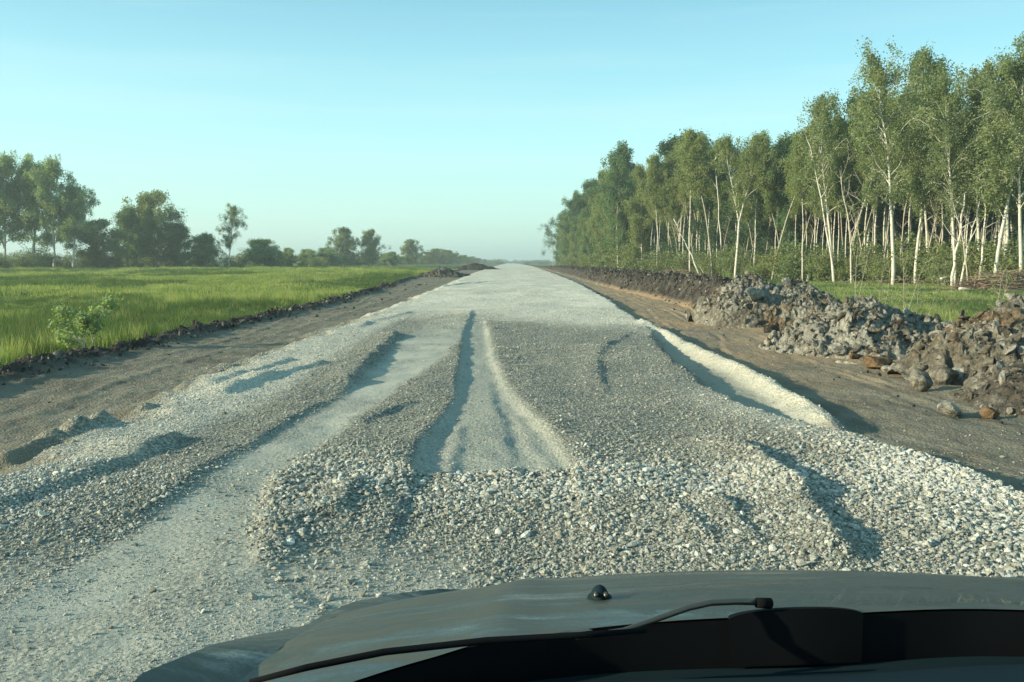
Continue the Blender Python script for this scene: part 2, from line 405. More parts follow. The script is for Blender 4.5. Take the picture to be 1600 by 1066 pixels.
class MB:
    """collects tubes, boxes and lofts into ONE mesh of quads"""
    def __init__(s): s.v = []; s.f = []; s.n = 0
    def add(s, V, F):
        s.v.append(np.asarray(V, float)); s.f.append(np.asarray(F, int) + s.n); s.n += len(V)
    def tube(s, P, Rr, k=8, cap=True):
        P = np.asarray(P, float); n = len(P); Rr = np.broadcast_to(np.asarray(Rr, float), (n,))
        T = np.gradient(P, axis=0); T /= np.linalg.norm(T, axis=1)[:, None] + 1e-9
        ref = np.array([0, 0, 1.]) if abs(T[:, 2]).mean() < .8 else np.array([1., 0, 0])
        A = np.cross(T, ref); A /= np.linalg.norm(A, axis=1)[:, None] + 1e-9; B = np.cross(T, A)
        th = np.arange(k) / k * 2 * math.pi
        V = P[:, None, :] + Rr[:, None, None] * (A[:, None, :] * np.cos(th)[None, :, None] + B[:, None, :] * np.sin(th)[None, :, None])
        V = V.reshape(-1, 3); i = np.arange(n - 1)[:, None] * k; j = np.arange(k)[None, :]; j2 = (j + 1) % k
        F = np.stack([i + j, i + j2, i + k + j2, i + k + j], -1).reshape(-1, 4)
        if cap:
            c = len(V); V = np.vstack([V, P[:1], P[-1:]])
            for q in range(0, k, 2):
                F = np.vstack([F, [[c, (q + 2) % k, q + 1, q]], [[c + 1, (n - 1) * k + q, (n - 1) * k + q + 1, (n - 1) * k + (q + 2) % k]]])
        s.add(V, F)
    def grid(s, P):
        P = np.asarray(P, float); a, b = P.shape[:2]
        i = np.arange(a - 1)[:, None] * b; j = np.arange(b - 1)[None, :]
        s.add(P.reshape(-1, 3), np.stack([i + j, i + j + 1, i + b + j + 1, i + b + j], -1).reshape(-1, 4))
    def box(s, c, d, rz=0, rx=0):
        c = np.array(c); h = np.array(d) / 2
        V = np.array([[x, y, z] for z in (-1, 1) for y in (-1, 1) for x in (-1, 1)], float) * h
        Rm = np.array((Matrix.Rotation(rz, 3, 'Z') @ Matrix.Rotation(rx, 3, 'X')))
        V = V @ Rm.T + c
        s.add(V, [[0, 2, 3, 1], [4, 5, 7, 6], [0, 1, 5, 4], [2, 6, 7, 3], [0, 4, 6, 2], [1, 3, 7, 5]])
    def build(s, name, mat, parent=None, smooth=True, **kw):
        return mesh_np(name, np.vstack(s.v), np.vstack(s.f), mat, parent, smooth, **kw)

# ------------------------------------------------------------------ ground sheets
ys = list(np.arange(-60, 2, 2.0)) + list(np.arange(2.0, 12, .03))
while ys[-1] < 6000: ys.append(ys[-1] + .03 * (ys[-1] / 12) ** 1.55)
ys = np.array(ys)
half = list(np.arange(0, 7.2, .032))
while half[-1] < 22: half.append(half[-1] + .07)
while half[-1] < 5000: half.append(half[-1] * 1.045)
half = np.array(half); xs = np.concatenate([-half[::-1][:-1], half])
GX, GY = np.meshgrid(xs, ys)
L = lay(GX.ravel(), GY.ravel()); gxr, gyr = GX.ravel(), GY.ravel()
palem = np.clip(sm((gyr - 18.5 - 5 * fbm(gxr * .45, gyr * .25, 4, 81) + .5 * gxr) / 9.0) + L['br'], 0, 1)
# pale loose stones left of the first ruts and along the right edge
palem = np.maximum(palem, .75 * sm((trk_l(gyr) - .45 - gxr) / .5) * sm((gxr - road_l(gyr)) / .5) * sm((gyr - 5.0) / 3))
palem = np.maximum(palem, .6 * sm((gxr - road_r(gyr) + .9) / .6) * sm((12 - gyr) / 4))
palem *= (.78 + .3 * fbm(gxr * .7, gyr * .35, 4, 83)) ; palem = np.clip(palem, 0, 1)
finem = np.clip(np.maximum(L['cl'] * (.75 + .4 * fbm(gxr * 2, gyr * 2, 2, 85)), L['ct'] * .6), 0, 1)
finem = np.maximum(finem, .75 * sm((5.2 - gyr) / 1.4) * sm((.2 - gxr) / .6) * (1 - L['cl']) * sm((fbm(gxr * 1.2, gyr * 1.2, 3, 87) + .35) / .4))
trough = sm((gxr - road_r(gyr)) / .2) * sm((berm_r(gyr) - gxr) / .2) * berm_r.win(gyr, .05)
finem = np.clip(np.maximum(finem, trough * .7), 0, 1)
ATT = dict(gravel=np.clip(L['g'] + trough * .6, 0, 1), fine=finem, pale=palem, mud=np.clip(np.maximum(L['bl'] * 1.3, L['bk'] * 4.0), 0, 1), grass=np.clip(np.maximum(L['fl'], L['fr']), 0, 1),
           tan=sm((gxr - road_r(gyr)) / .4) * sm((gyr - 9) / 8) * sm((90 - gyr) / 40), clay=sm((gxr) / 2) * sm((45 - gyr) / 30))
V = np.stack([gxr, gyr, L['z']], -1)
nx, ny = len(xs), len(ys)
i = np.arange(ny - 1)[:, None] * nx; j = np.arange(nx - 1)[None, :]
F = np.stack([i + j, i + j + 1, i + nx + j + 1, i + nx + j], -1).reshape(-1, 4)
score = np.stack([ATT['gravel'] * 1.0, np.full(len(V), .45), ATT['grass'] * 1.2], -1)
cls = score.argmax(1)
cls = np.where((cls == 1) & (ATT['mud'] > .5) & (gxr > 0), 3, cls)
cf = cls[F[:, 0]]
for k, nm in enumerate(('road', 'dirt_shoulder', 'field', 'earth_bank')):
    sub = F[cf == k]; ids, inv = np.unique(sub, return_inverse=True)
    o = mesh_np(nm, V[ids], inv.reshape(sub.shape), M['ground'], attrs={a: v[ids] for a, v in ATT.items()})
    o['kind'] = 'structure'
del V, F

# ------------------------------------------------------------------ scattered stuff (geometry nodes instances)
def chunk(rad, sub, cuts, s, flat=.75, rough=0.0):
    """an angular lump: a ball cut by random planes"""
    bm = bmesh.new(); bmesh.ops.create_icosphere(bm, subdivisions=sub, radius=1.0)
    r = np.random.default_rng(s)
    P = np.array([v.co[:] for v in bm.verts]); F = np.array([[v.index for v in f.verts] for f in bm.faces]); bm.free()
    for _ in range(cuts):
        n = r.normal(size=3); n /= np.linalg.norm(n); d = r.uniform(.38, .8)
        e = np.maximum(0, P @ n - d); P = P - e[:, None] * n
    if rough:
        for q, a in ((2.1, 1.0), (5.0, .5)):
            P = P * (1 + rough * a * (fbm(P[:, 0] * q + s, P[:, 1] * q + P[:, 2] * q * 1.3, 3, s))[:, None])
    P = P * np.array([1, r.uniform(.65, .95), r.uniform(.55, .85) * flat / .75]) * rad
    return P, F
def template_coll(name, objs):
    c = bpy.data.collections.new(name)
    for o in objs: c.objects.link(o)
    return c
def scatter(name, P, rot, scale, idx, coll, label, cat, mat):
    me = bpy.data.meshes.new(name); me.vertices.add(len(P)); me.vertices.foreach_set('co', np.ascontiguousarray(P, dtype=np.float32).ravel())
    for nm, ty, v in (('rot', 'FLOAT_VECTOR', rot), ('scl', 'FLOAT_VECTOR', scale), ('idx', 'INT', idx)):
        a = me.attributes.new(nm, ty, 'POINT')
        if ty == 'INT': a.data.foreach_set('value', np.ascontiguousarray(v, dtype=np.int32))
        else: a.data.foreach_set('vector', np.ascontiguousarray(v, dtype=np.float32).ravel())
    me.materials.append(mat)
    o = bpy.data.objects.new(name, me); C.objects.link(o)
    g = bpy.data.node_groups.new(name + '_nodes', 'GeometryNodeTree')
    g.interface.new_socket('Geometry', in_out='INPUT', socket_type='NodeSocketGeometry')
    g.interface.new_socket('Geometry', in_out='OUTPUT', socket_type='NodeSocketGeometry')
    gi = g.nodes.new('NodeGroupInput'); go = g.nodes.new('NodeGroupOutput')
    iop = g.nodes.new('GeometryNodeInstanceOnPoints'); ci = g.nodes.new('GeometryNodeCollectionInfo')
    ci.inputs['Collection'].default_value = coll; ci.inputs['Separate Children'].default_value = True; ci.inputs['Reset Children'].default_value = True
    iop.inputs['Pick Instance'].default_value = True
    def na(n, t):
        d = g.nodes.new('GeometryNodeInputNamedAttribute'); d.data_type = t; d.inputs['Name'].default_value = n; return d.outputs['Attribute']
    g.links.new(gi.outputs[0], iop.inputs['Points']); g.links.new(ci.outputs[0], iop.inputs['Instance'])
    g.links.new(na('idx', 'INT'), iop.inputs['Instance Index']); g.links.new(na('rot', 'FLOAT_VECTOR'), iop.inputs['Rotation'])
    g.links.new(na('scl', 'FLOAT_VECTOR'), iop.inputs['Scale']); g.links.new(iop.outputs[0], go.inputs[0])
    md = o.modifiers.new('scatter', 'NODES'); md.node_group = g
    tag(o, label, cat, kind='stuff'); return o

# crushed stone on the road
def in_view(X, Y, m=.06):
    return (np.abs(X / np.maximum(Y, .1)) < .577 + m + .5 / np.maximum(Y, 1))
def stones():
    P_ = []; 
    for (y0, y1, dens) in ((2.9, 6.5, 5200), (6.5, 10, 2900), (10, 16, 1400), (16, 28, 450), (28, 50, 110)):
        x0, x1 = -min(.66 * y1, 9.5), min(.66 * y1, 6.5)
        n = int((x1 - x0) * (y1 - y0) * dens)
        X = rng.uniform(x0, x1, n); Y = rng.uniform(y0, y1, n); k = in_view(X, Y); X, Y = X[k], Y[k]
        L = lay(X, Y)
        fine = np.maximum(L['cl'], L['ct'] * .85)
        fine = np.maximum(fine, .88 * sm((5.4 - Y) / 1.2) * sm((.2 - X) / .6) * (1 - L['cl']) * sm((fbm(X * 1.2, Y * 1.2, 3, 87) + .25) / .4))
        patch = .55 + .45 * sm((fbm(X * .9, Y * .6, 3, 91) + .4) / .5)
        p = L['g'] ** 1.5 * (1 - .98 * fine) * patch * (1 - L['bl']) 
        p = np.maximum(p, .05 * (1 - L['fl']) * (1 - L['fr']) * (1 - L['bk']) * np.exp(-np.maximum(0, X - road_r(Y)) / 1.5) * np.exp(-np.maximum(0, road_l(Y) - X) / 1.5))
        k = rng.random(len(X)) < p
        X, Y = X[k], Y[k]; z = L['z'][k]
        edge = np.abs(X - trk_r(Y)) < .35
        coarse = np.clip(np.exp(-((Y - 5.95 - .3 * vnoise(X * 2.3, Y * 1.5, 93)) / np.where(Y > 5.95, 1.1, .5)) ** 2) * sm((X + 2.3) / .5) * np.where(L['ct'][k] > .3, .2, 1) + .35 * sm((6.5 - Y) / .5) + .8 * sm((X - 2.0) / .7) * sm((9 - Y) / 3) + .6 * edge * (Y < 7), 0, 1)
        s = (.0054 + .0056 * coarse) * np.exp(rng.normal(0, .52, len(X))) * (1 + .35 * sm((Y - 9) / 12) + .3 * sm((Y - 25) / 20))
        s *= np.where(L['ct'][k] + L['cl'][k] > .5, .75, 1)
        s = np.minimum(s, .036)
        pale = (.25 * (1 - sm((Y - 6.6) / .8)) + sm((Y - 18.5 - 5 * fbm(X * .45, Y * .25, 4, 81) + .5 * X) / 9.0) + L['br'][k] + .8 * sm((trk_l(Y) - .45 - X) / .5) + .6 * sm((X - road_r(Y) + .9) / .6) * sm((12 - Y) / 4) + .35 * np.exp(-((Y - 5.9) / .35) ** 2) * sm((X + 1.5) / .5))
        P_.append(np.stack([X, Y, z + s * .25, s, pale], -1))
    return np.vstack(P_)
SP = stones()
def grit():
    n = 420000; Y = 2.9 + 7.5 * rng.random(n) ** 1.3; X = rng.uniform(-1, 1, n) * np.minimum(.66 * Y, 6); L = lay(X, Y)
    f = np.clip(np.maximum(L['cl'], np.maximum(L['ct'], sm((5.6 - Y) / 1.2))), 0, 1) * L['g']
    k = rng.random(n) < f * (.12 + .38 * sm((fbm(X * 1.5, Y * 1.5, 3, 99) + .2) / .4)); X, Y = X[k], Y[k]; z = L['z'][k]
    s = .0036 * np.exp(rng.normal(0, .42, len(X)))
    return np.stack([X, Y, z + s * .2, s, np.full(len(X), .55)], -1)
SP = np.vstack([SP, grit()])
tps = []; tpp = []
for q in range(8):
    P, F = chunk(1.0, 1, 16, 100 + q, .7, .0)
    tps.append(mesh_np('stone', P, F, M['stone'], smooth=False, link=False))
    tpp.append(mesh_np('pale_stone', P, F, M['stone_pale'], smooth=False, link=False))
cst = template_coll('stone_kinds', tps); csp = template_coll('pale_stone_kinds', tpp)
pk = rng.random(len(SP)) < np.clip(SP[:, 4], .08, .95)
for m, coll, nm, lb, mt in ((~pk, cst, 'crushed_stone', 'loose grey crushed stone covering the unfinished road', M['stone']), (pk, csp, 'pale_crushed_stone', 'pale dusty crushed stone lying in rows and heaps on the road', M['stone_pale'])):
    Q = SP[m]; n = len(Q)
    scatter(nm, Q[:, :3], rng.uniform(0, 6.28, (n, 3)) * np.array([.12, .12, 1]), np.stack([Q[:, 3] * rng.uniform(1, 1.5, n), Q[:, 3] * rng.uniform(.9, 1.2, n), Q[:, 3] * rng.uniform(.9, 1.3, n)], -1), rng.integers(0, 8, n), coll, lb, 'gravel', mt)

# grass
def tuft(seed, n, rad, h, wd, bend=.35):
    r = np.random.default_rng(seed); V = []; F = []; A = []
    for b in range(n):
        a = r.uniform(0, 6.28); q = rad * math.sqrt(r.random()); bx, by = q * math.cos(a), q * math.sin(a)
        hh = h * r.uniform(.55, 1.1); d = r.uniform(0, 6.28); bd = hh * bend * r.uniform(.2, 1.3); fa = r.uniform(0, 3.14)
        wx, wy = wd * math.cos(fa), wd * math.sin(fa); tn = r.random(); k0 = len(V)
        for t in (0, .45, .8, 1.0):
            cx = bx + math.cos(d) * bd * t * t; cy = by + math.sin(d) * bd * t * t; cz = hh * t * (1 - .15 * t)
            ww = (1 - t) ** .7 * .5 + .04
            V.append((cx - wx * ww, cy - wy * ww, cz)); V.append((cx + wx * ww, cy + wy * ww, cz)); A += [tn * .7 + .3 * t] * 2
        for t in range(3): F.append((k0 + 2 * t, k0 + 2 * t + 1, k0 + 2 * t + 3, k0 + 2 * t + 2))
    return np.array(V), np.array(F), np.array(A)
gt = []
for q in range(5):
    V_, F_, A_ = tuft(200 + q, 34, .22, .25 + .05 * (q % 3), .009); gt.append(mesh_np('grass_tuft', V_, F_, (M['grass'], M['grass'], M['grass_lime'], M['grass_deep'], M['grass_deep'])[q], attrs={'tone': A_}, link=False))
gtf = []
for q in range(5):
    V_, F_, A_ = tuft(210 + q, 70, .75, .30, .026); gtf.append(mesh_np('far_grass_tuft', V_, F_, (M['grass'], M['grass'], M['grass_lime'], M['grass_deep'], M['grass_deep'])[q], attrs={'tone': A_}, link=False))
cg = template_coll('grass_kinds', gt); cgf = template_coll('far_grass_kinds', gtf)
def grass_pts(y0, y1, dens, side, xmax, hmin, hmax):
    if side < 0: x0, x1 = -min(xmax, .66 * y1), -4
    else: x0, x1 = 5, min(xmax, .66 * y1)
    n = int((x1 - x0) * (y1 - y0) * dens); X = rng.uniform(x0, x1, n); Y = rng.uniform(y0, y1, n)
    k = in_view(X, Y, .04); X, Y = X[k], Y[k]; L = lay(X, Y); fm = L['fl'] if side < 0 else L['fr']
    if side > 0: fm = fm * (X < 60)
    if side < 0: sx, sy = at(136, 548, -.2); fm = fm * np.clip((np.hypot(X - sx, (Y - sy) * .6 + .5) - .35) / .5, 0, 1)
    k = rng.random(len(X)) < sm((fm - .35 + .5 * fbm(X * 1.1, Y * .8, 3, 98)) / .5); X, Y, z = X[k], Y[k], L['z'][k]
    s = (hmin + (hmax - hmin) * np.clip(.5 + 1.3 * fbm(X * .22, Y * .12, 3, 95), 0, 1)) * rng.uniform(.65, 1.35, len(X))
    return X, Y, z, s
def put_grass(name, parts, coll, label):
    X, Y, z, s = [np.concatenate(a) for a in zip(*parts)]; n = len(X)
    wdt = rng.uniform(.8, 1.2, n)
    scatter(name, np.stack([X, Y, z - .01], -1), np.stack([rng.normal(0, .08, n), rng.normal(0, .08, n), rng.uniform(0, 6.28, n)], -1), np.stack([wdt, wdt, s * .72], -1), np.where(rng.random(n) < .2 + .75 * sm((fbm(X * .10, Y * .06, 5, 97) + .02) / .2), rng.integers(3, 5, n), rng.integers(0, 3, n)), coll, label, 'grass', M['grass'])
put_grass('meadow_grass', [grass_pts(10, 24, 26, -1, 30, .6, 1.9), grass_pts(24, 45, 13, -1, 40, .6, 1.9)], cg, 'tall bright green grass of the meadow left of the road')
gd = []
for q in range(5):
    V_, F_, A_ = tuft(230 + q, 9, .25, .62, .006, .5); gd.append(mesh_np('dry_tuft', V_, F_, M['grass_dry'] if q % 2 else M['grass_deep'], attrs={'tone': A_}, link=False))
cgd = template_coll('dry_grass_kinds', gd)
put_grass('tall_weeds', [grass_pts(10, 30, 1.8, -1, 30, .6, 1.5), grass_pts(30, 80, .5, -1, 50, .8, 1.8), grass_pts(9, 50, 1.2, 1, 34, .6, 1.3)], cgd, 'sparse taller weeds and dry stalks standing out of the grass')
put_grass('far_meadow_grass', [grass_pts(42, 90, 2.6, -1, 70, .6, 2.0), grass_pts(90, 190, .9, -1, 130, .6, 2.6)], cgf, 'distant green grass of the meadow left of the road')
put_grass('verge_grass', [grass_pts(9, 50, 9, 1, 34, .6, 1.1)], cg, 'green grass between the soil heaps and the birch wood')
put_grass('far_verge_grass', [grass_pts(45, 130, 1.6, 1, 58, .6, 1.1)], cgf, 'green grass strip in front of the birch wood')

# loose lumps of mud and clay
def clod_field():
    P_ = []
    for (x0, x1, y0, y1, n, which) in ((-16, -5, 10, 70, 70000, 'bl'), (4, 20, 8, 90, 90000, 'bk')):
        X = rng.uniform(x0, x1, n); Y = y0 * (y1 / y0) ** rng.random(n); L = lay(X, Y)
        p = np.minimum(1, L[which] * (1.6 if which == 'bk' else .6)) + .006 * (1 - L['g']) * (1 - L['fl']) * (1 - L['fr'])
        k = rng.random(n) < p; X, Y, z = X[k], Y[k], L['z'][k]
        s = .015 * np.exp(rng.normal(0, .6, len(X))) * (1 + Y / 40)
        P_.append(np.stack([X, Y, z + s * .2, np.minimum(s, .10)], -1))
    return np.vstack(P_)
CP = clod_field(); cd = []
for q in range(6):
    P, F = chunk(1, 2, 6, 300 + q, .75, .12)
    cd.append(mesh_np('mud_lump', P, F, (M['clod_dark'], M['clod_dark'], M['soil'], M['clay_mix'], M['clod_dark'], M['soil'])[q], smooth=False, link=False))
n = len(CP)
scatter('mud_lumps', CP[:, :3], rng.uniform(0, 6.28, (n, 3)), np.stack([CP[:, 3] * rng.uniform(.8, 1.5, n), CP[:, 3], CP[:, 3] * rng.uniform(.7, 1.1, n)], -1), rng.integers(0, 6, n), template_coll('mud_kinds', cd), 'small dark lumps of mud scattered along both edges of the road', 'mud', M['clod_dark'])

# ------------------------------------------------------------------ soil heaps and clods
def heap(name, cx, cy, rx, ry, h, mat, seed, label, chunky=.16, rz=0, group=None, lean=0.0, peaks=((0, 0, 1),)):
    N = 130; u = np.linspace(-1.15, 1.15, N); U, W = np.meshgrid(u, u)
    wx = U * rx; wy = W * ry; px = wx + seed * 7.7; py = wy + seed * 3.1
    prof = 0
    for (a, b, k) in peaks:
        q = np.hypot((U - a) + .16 * fbm(px * .9, py * .9, 3, seed), (W - b) + .16 * fbm(px * .9 + 9, py * .9, 3, seed + 1))
        prof = np.maximum(prof, k * np.clip(1 - q ** 1.25, -.2, 1))
    H = h * prof
    bl_ = blocks(px * 2.6, py * 2.6, seed) + .55 * blocks(px * 6, py * 6, seed + 4) + .25 * blocks(px * 13, py * 13, seed + 8)
    msk = sm(prof * 5 + .1)
    H = H + chunky * .8 * bl_ * msk + .05 * fbm(px * 4, py * 4, 4, seed) * msk + .03 * blocks(px * 22, py * 22, seed + 9) * msk
    ca, sa = math.cos(rz), math.sin(rz)
    X = cx + wx * ca - wy * sa; Y = cy + wx * sa + wy * ca
    Z = lay(X.ravel(), Y.ravel())['z'].reshape(X.shape)
    base = gz(cx, cy)
    Z = np.where(prof > .02, base * sm(prof * 4) + Z * (1 - sm(prof * 4)) + H, Z - .12 - .1 * np.clip(-prof, 0, 1))
    mb = MB(); mb.grid(np.stack([X - cx, Y - cy, Z - base], -1)); o = mb.build(name, mat); o.location = (cx, cy, base)
    tag(o, label, 'soil heap', group)
    def zat(x, y):
        d = np.argmin((X - x) ** 2 + (Y - y) ** 2); return float(Z.ravel()[d])
    return o, zat
def clod(name, x, y, z, r, mat, seed, label, squash=(1, 1, 1), rz=0, group=None, cat='clod'):
    P, F = chunk(1, 4, 9, seed, .75, .09); P = P * np.array(squash) * r
    o = mesh_np(name, P, F, mat, smooth=False); o.location = (x, y, z); o.rotation_euler = (seed * .37 % .3, seed * .71 % .3, rz)
    tag(o, label, cat, group); return o
h1, z1 = heap('soil_heap', 7.1, 24.5, 1.7, 1.9, 1.0, M['clay_mix'], 3, 'farthest grey lumpy soil heap right of the road, beside the dark earth bank', .17, peaks=((-.25, 0, 1), (.35, -.1, .85)))
h2, z2 = heap('soil_heap', 6.75, 17.2, 1.75, 1.8, 1.0, M['clay'], 5, 'middle grey clay heap with a block perched on its top', .19, peaks=((-.05, -.1, 1), (.5, .2, .7)))
h3, z3 = heap('soil_heap', 8.1, 12.8, 2.0, 1.7, .9, M['clay_mix'], 8, 'large brown and grey soil heap at the right edge of the view', .17, peaks=((-.15, .1, 1), (.5, .2, .9)))
h4, z4 = heap('soil_heap', 7.6, 10.1, 2.3, 1.6, .78, M['soil'], 12, 'smooth brown soil slope nearest the car at the right edge', .09, peaks=((.35, 0, 1), (.0, .3, .8)))
hl1, zl1 = heap('soil_heap', *at(693, 432, -.1), 3.0, 3.2, 1.1, M['soil'], 21, 'brown and dark soil heap far off on the left edge of the road', .2)
hl2, zl2 = heap('soil_heap', *at(742, 421.5, -.1), 5.5, 4.0, 1.5, M['clod_dark'], 23, 'dark soil heap farthest off, on the left edge where the road vanishes', .2)
def onheap(zf, px, py_base, zg, r, **k):
    x, y = at(px, py_base, zg); return x, y, zf(x, y)
def place_clod(px, py, zg, zf, r, mat, seed, label, squash=(1, 1, 1), rz=0, sink=.35, cat='clod'):
    x, y = at(px, py, zg); z = zf(x, y) if zf else gz(x, y)
    clod('clod', x, y, z + r * squash[2] * .75 * (1 - sink), r, mat, seed, label, squash, rz, 'clods on the soil heaps', cat)
place_clod(1440, 612, -.2, None, .21, M['clay_mix'], 403, 'upright pale clay block standing at the foot of the soil heaps', (.8, .8, 1.25), .4, .15)
place_clod(1488, 652, -.2, None, .19, M['clay'], 407, 'low grey clod with a rusty lump beside it at the foot of the slope', (1.2, .9, .8), .8)
place_clod(1548, 655, -.2, None, .12, M['rust'], 411, 'small rust coloured clod right of the low grey clod', (1.1, .9, .9), .2)
place_clod(1372, 575, -.2, None, .24, M['rust'], 415, 'broken rust brown clod at the foot of the middle heap', (1.5, .9, .8), .3)
place_clod(1337, 562, -.2, None, .12, M['rust'], 416, 'small rust brown clod left of the broken rusty one', (1.1, .9, .9), .3)
place_clod(1375, 475, .8, z2, .17, M['clay'], 421, 'grey block perched on top of the middle clay heap', (.9, .9, 1.1), .3, .1)
place_clod(1311, 490, .6, z2, .22, M['clay'], 425, 'pale rounded clod on the left shoulder of the middle heap', (1.2, .9, .9), .7)
place_clod(1330, 540, .1, z2, .20, M['clay'], 427, 'long pale slab leaning on the lower left of the middle heap', (1.7, .7, .6), -.7)
place_clod(1398, 530, .3, z2, .22, M['clay'], 429, 'pale grey clod low on the right side of the middle heap', (1.1, .9, .9), .5)
place_clod(1415, 478, .6, z2, .27, M['clod_dark'], 431, 'dark clod at the right end of the middle heap', (1.1, .9, .9), .5)
place_clod(1478, 545, .3, z3, .30, M['clay_mix'], 433, 'large brown clod between the middle heap and the right heap', (1.0, 1, 1), .5)
place_clod(1535, 520, .6, z3, .17, M['rust'], 435, 'orange stained clod high on the right heap', (1, 1, 1), .5)
place_clod(1530, 490, .85, z3, .26, M['clay_mix'], 437, 'grey brown clod on the crest of the right heap', (1.2, 1, .9), .9)
place_clod(1565, 495, .85, z3, .22, M['clod_dark'], 439, 'dark clod on the crest at the right edge of the view', (1.2, 1, .9), .2)
place_clod(1455, 520, .3, z3, .20, M['clay'], 441, 'pale clod on the left flank of the right heap', (1.2, 1, .8), .2)
place_clod(1178, 470, .5, z1, .34, M['clay'], 443, 'pale slab at the left end of the farthest grey heap', (1.3, .9, 1), .9)
place_clod(1212, 462, .7, z1, .30, M['clod_dark'], 445, 'dark clod on the crest of the farthest grey heap', (1, .9, 1), .4)
place_clod(1245, 472, .6, z1, .28, M['clay'], 447, 'grey clod on the right crest of the farthest grey heap', (1.3, .9, .9), .4)
place_clod(1146, 505, -.2, None, .22, M['clay'], 449, 'pale clod on the ground left of the farthest grey heap', (1.2, .9, .8), .4)
place_clod(1205, 512, -.15, None, .2, M['rust'], 451, 'rusty clod at the foot of the farthest grey heap', (1.2, .9, .8), .4)
# smaller lumps lying on the heaps, too many to count
Q = []
for (zf, cx, cy, rx, ry, nn) in ((z1, 7.1, 24.5, 1.7, 1.9, 1500), (z2, 6.75, 17.2, 1.75, 1.8, 2600), (z3, 8.1, 12.8, 2.0, 1.7, 2600), (z4, 7.6, 10.1, 2.3, 1.6, 2200)):
    for _ in range(nn):
        a = random.uniform(0, 6.28); q = math.sqrt(random.random()) * (1.05 if random.random() < .8 else 1.4); x, y = cx + rx * q * math.cos(a), cy + ry * q * math.sin(a)
        s = .024 * math.exp(random.gauss(0, .8)) * (1.2 if zf is not z4 else .7); Q.append((x, y, zf(x, y) + s * .1, min(s, .11 if random.random() < .98 else .3)))
Q = np.array(Q); n = len(Q); ck = []
for q in range(6):
    P, F = chunk(1, 3, 7, 340 + q, .75, .12)
    ck.append(mesh_np('clay_lump', P, F, (M['clay'], M['clay'], M['clay_mix'], M['clay_mix'], M['clay_mix'], M['soil'])[q], smooth=False, link=False))
scatter('clay_lumps', Q[:, :3], rng.uniform(0, 6.28, (n, 3)), np.stack([Q[:, 3] * rng.uniform(.9, 1.4, n), Q[:, 3], Q[:, 3] * rng.uniform(.8, 1.1, n)], -1), rng.integers(0, 6, n), template_coll('clay_kinds', ck), 'small grey and brown clay lumps lying on the soil heaps', 'clay lumps', M['clay'])

# ------------------------------------------------------------------ trees
def limb_path(p0, d, L_, n, r, up=.25, wob=.12, droop=0.0):
    P = [np.array(p0)]; d = np.array(d, float)
    for k in range(n):
        d = d + r.normal(0, wob, 3) + np.array([0, 0, up / n - droop * (k / n)]); d /= np.linalg.norm(d)
        P.append(P[-1] + d * L_ / n)
    return np.array(P)
def leaves(cent, rad, n_per, size, r, hang=1.0, tone=None):
    n = len(cent); N = n * n_per; c = np.repeat(cent, n_per, 0); rr = np.repeat(rad, n_per)
    v = r.normal(0, 1, (N, 3)); v /= np.linalg.norm(v, axis=1)[:, None]; q = r.random(N) ** (1 / 2.2)
    off = v * (q * rr)[:, None] * np.array([1, 1, hang]); c = c + off
    a = r.normal(0, 1, (N, 3)); a[:, 2] *= .7; a /= np.linalg.norm(a, axis=1)[:, None]
    b = np.cross(a, r.normal(0, 1, (N, 3))); b /= np.linalg.norm(b, axis=1)[:, None]
    s = size * r.uniform(.6, 1.3, N)[:, None]
    V = np.stack([c - a * s * .6, c + b * s * .42 - a * s * .05, c + a * s * .6, c - b * s * .42 - a * s * .05], 1).reshape(-1, 3)
    F = np.arange(4 * N).reshape(-1, 4)
    t0 = r.random(n) if tone is None else tone
    T = np.clip(np.repeat(t0, n_per) * .7 + r.random(N) * .3, 0, 1)
    return V, F, np.repeat(T, 4)
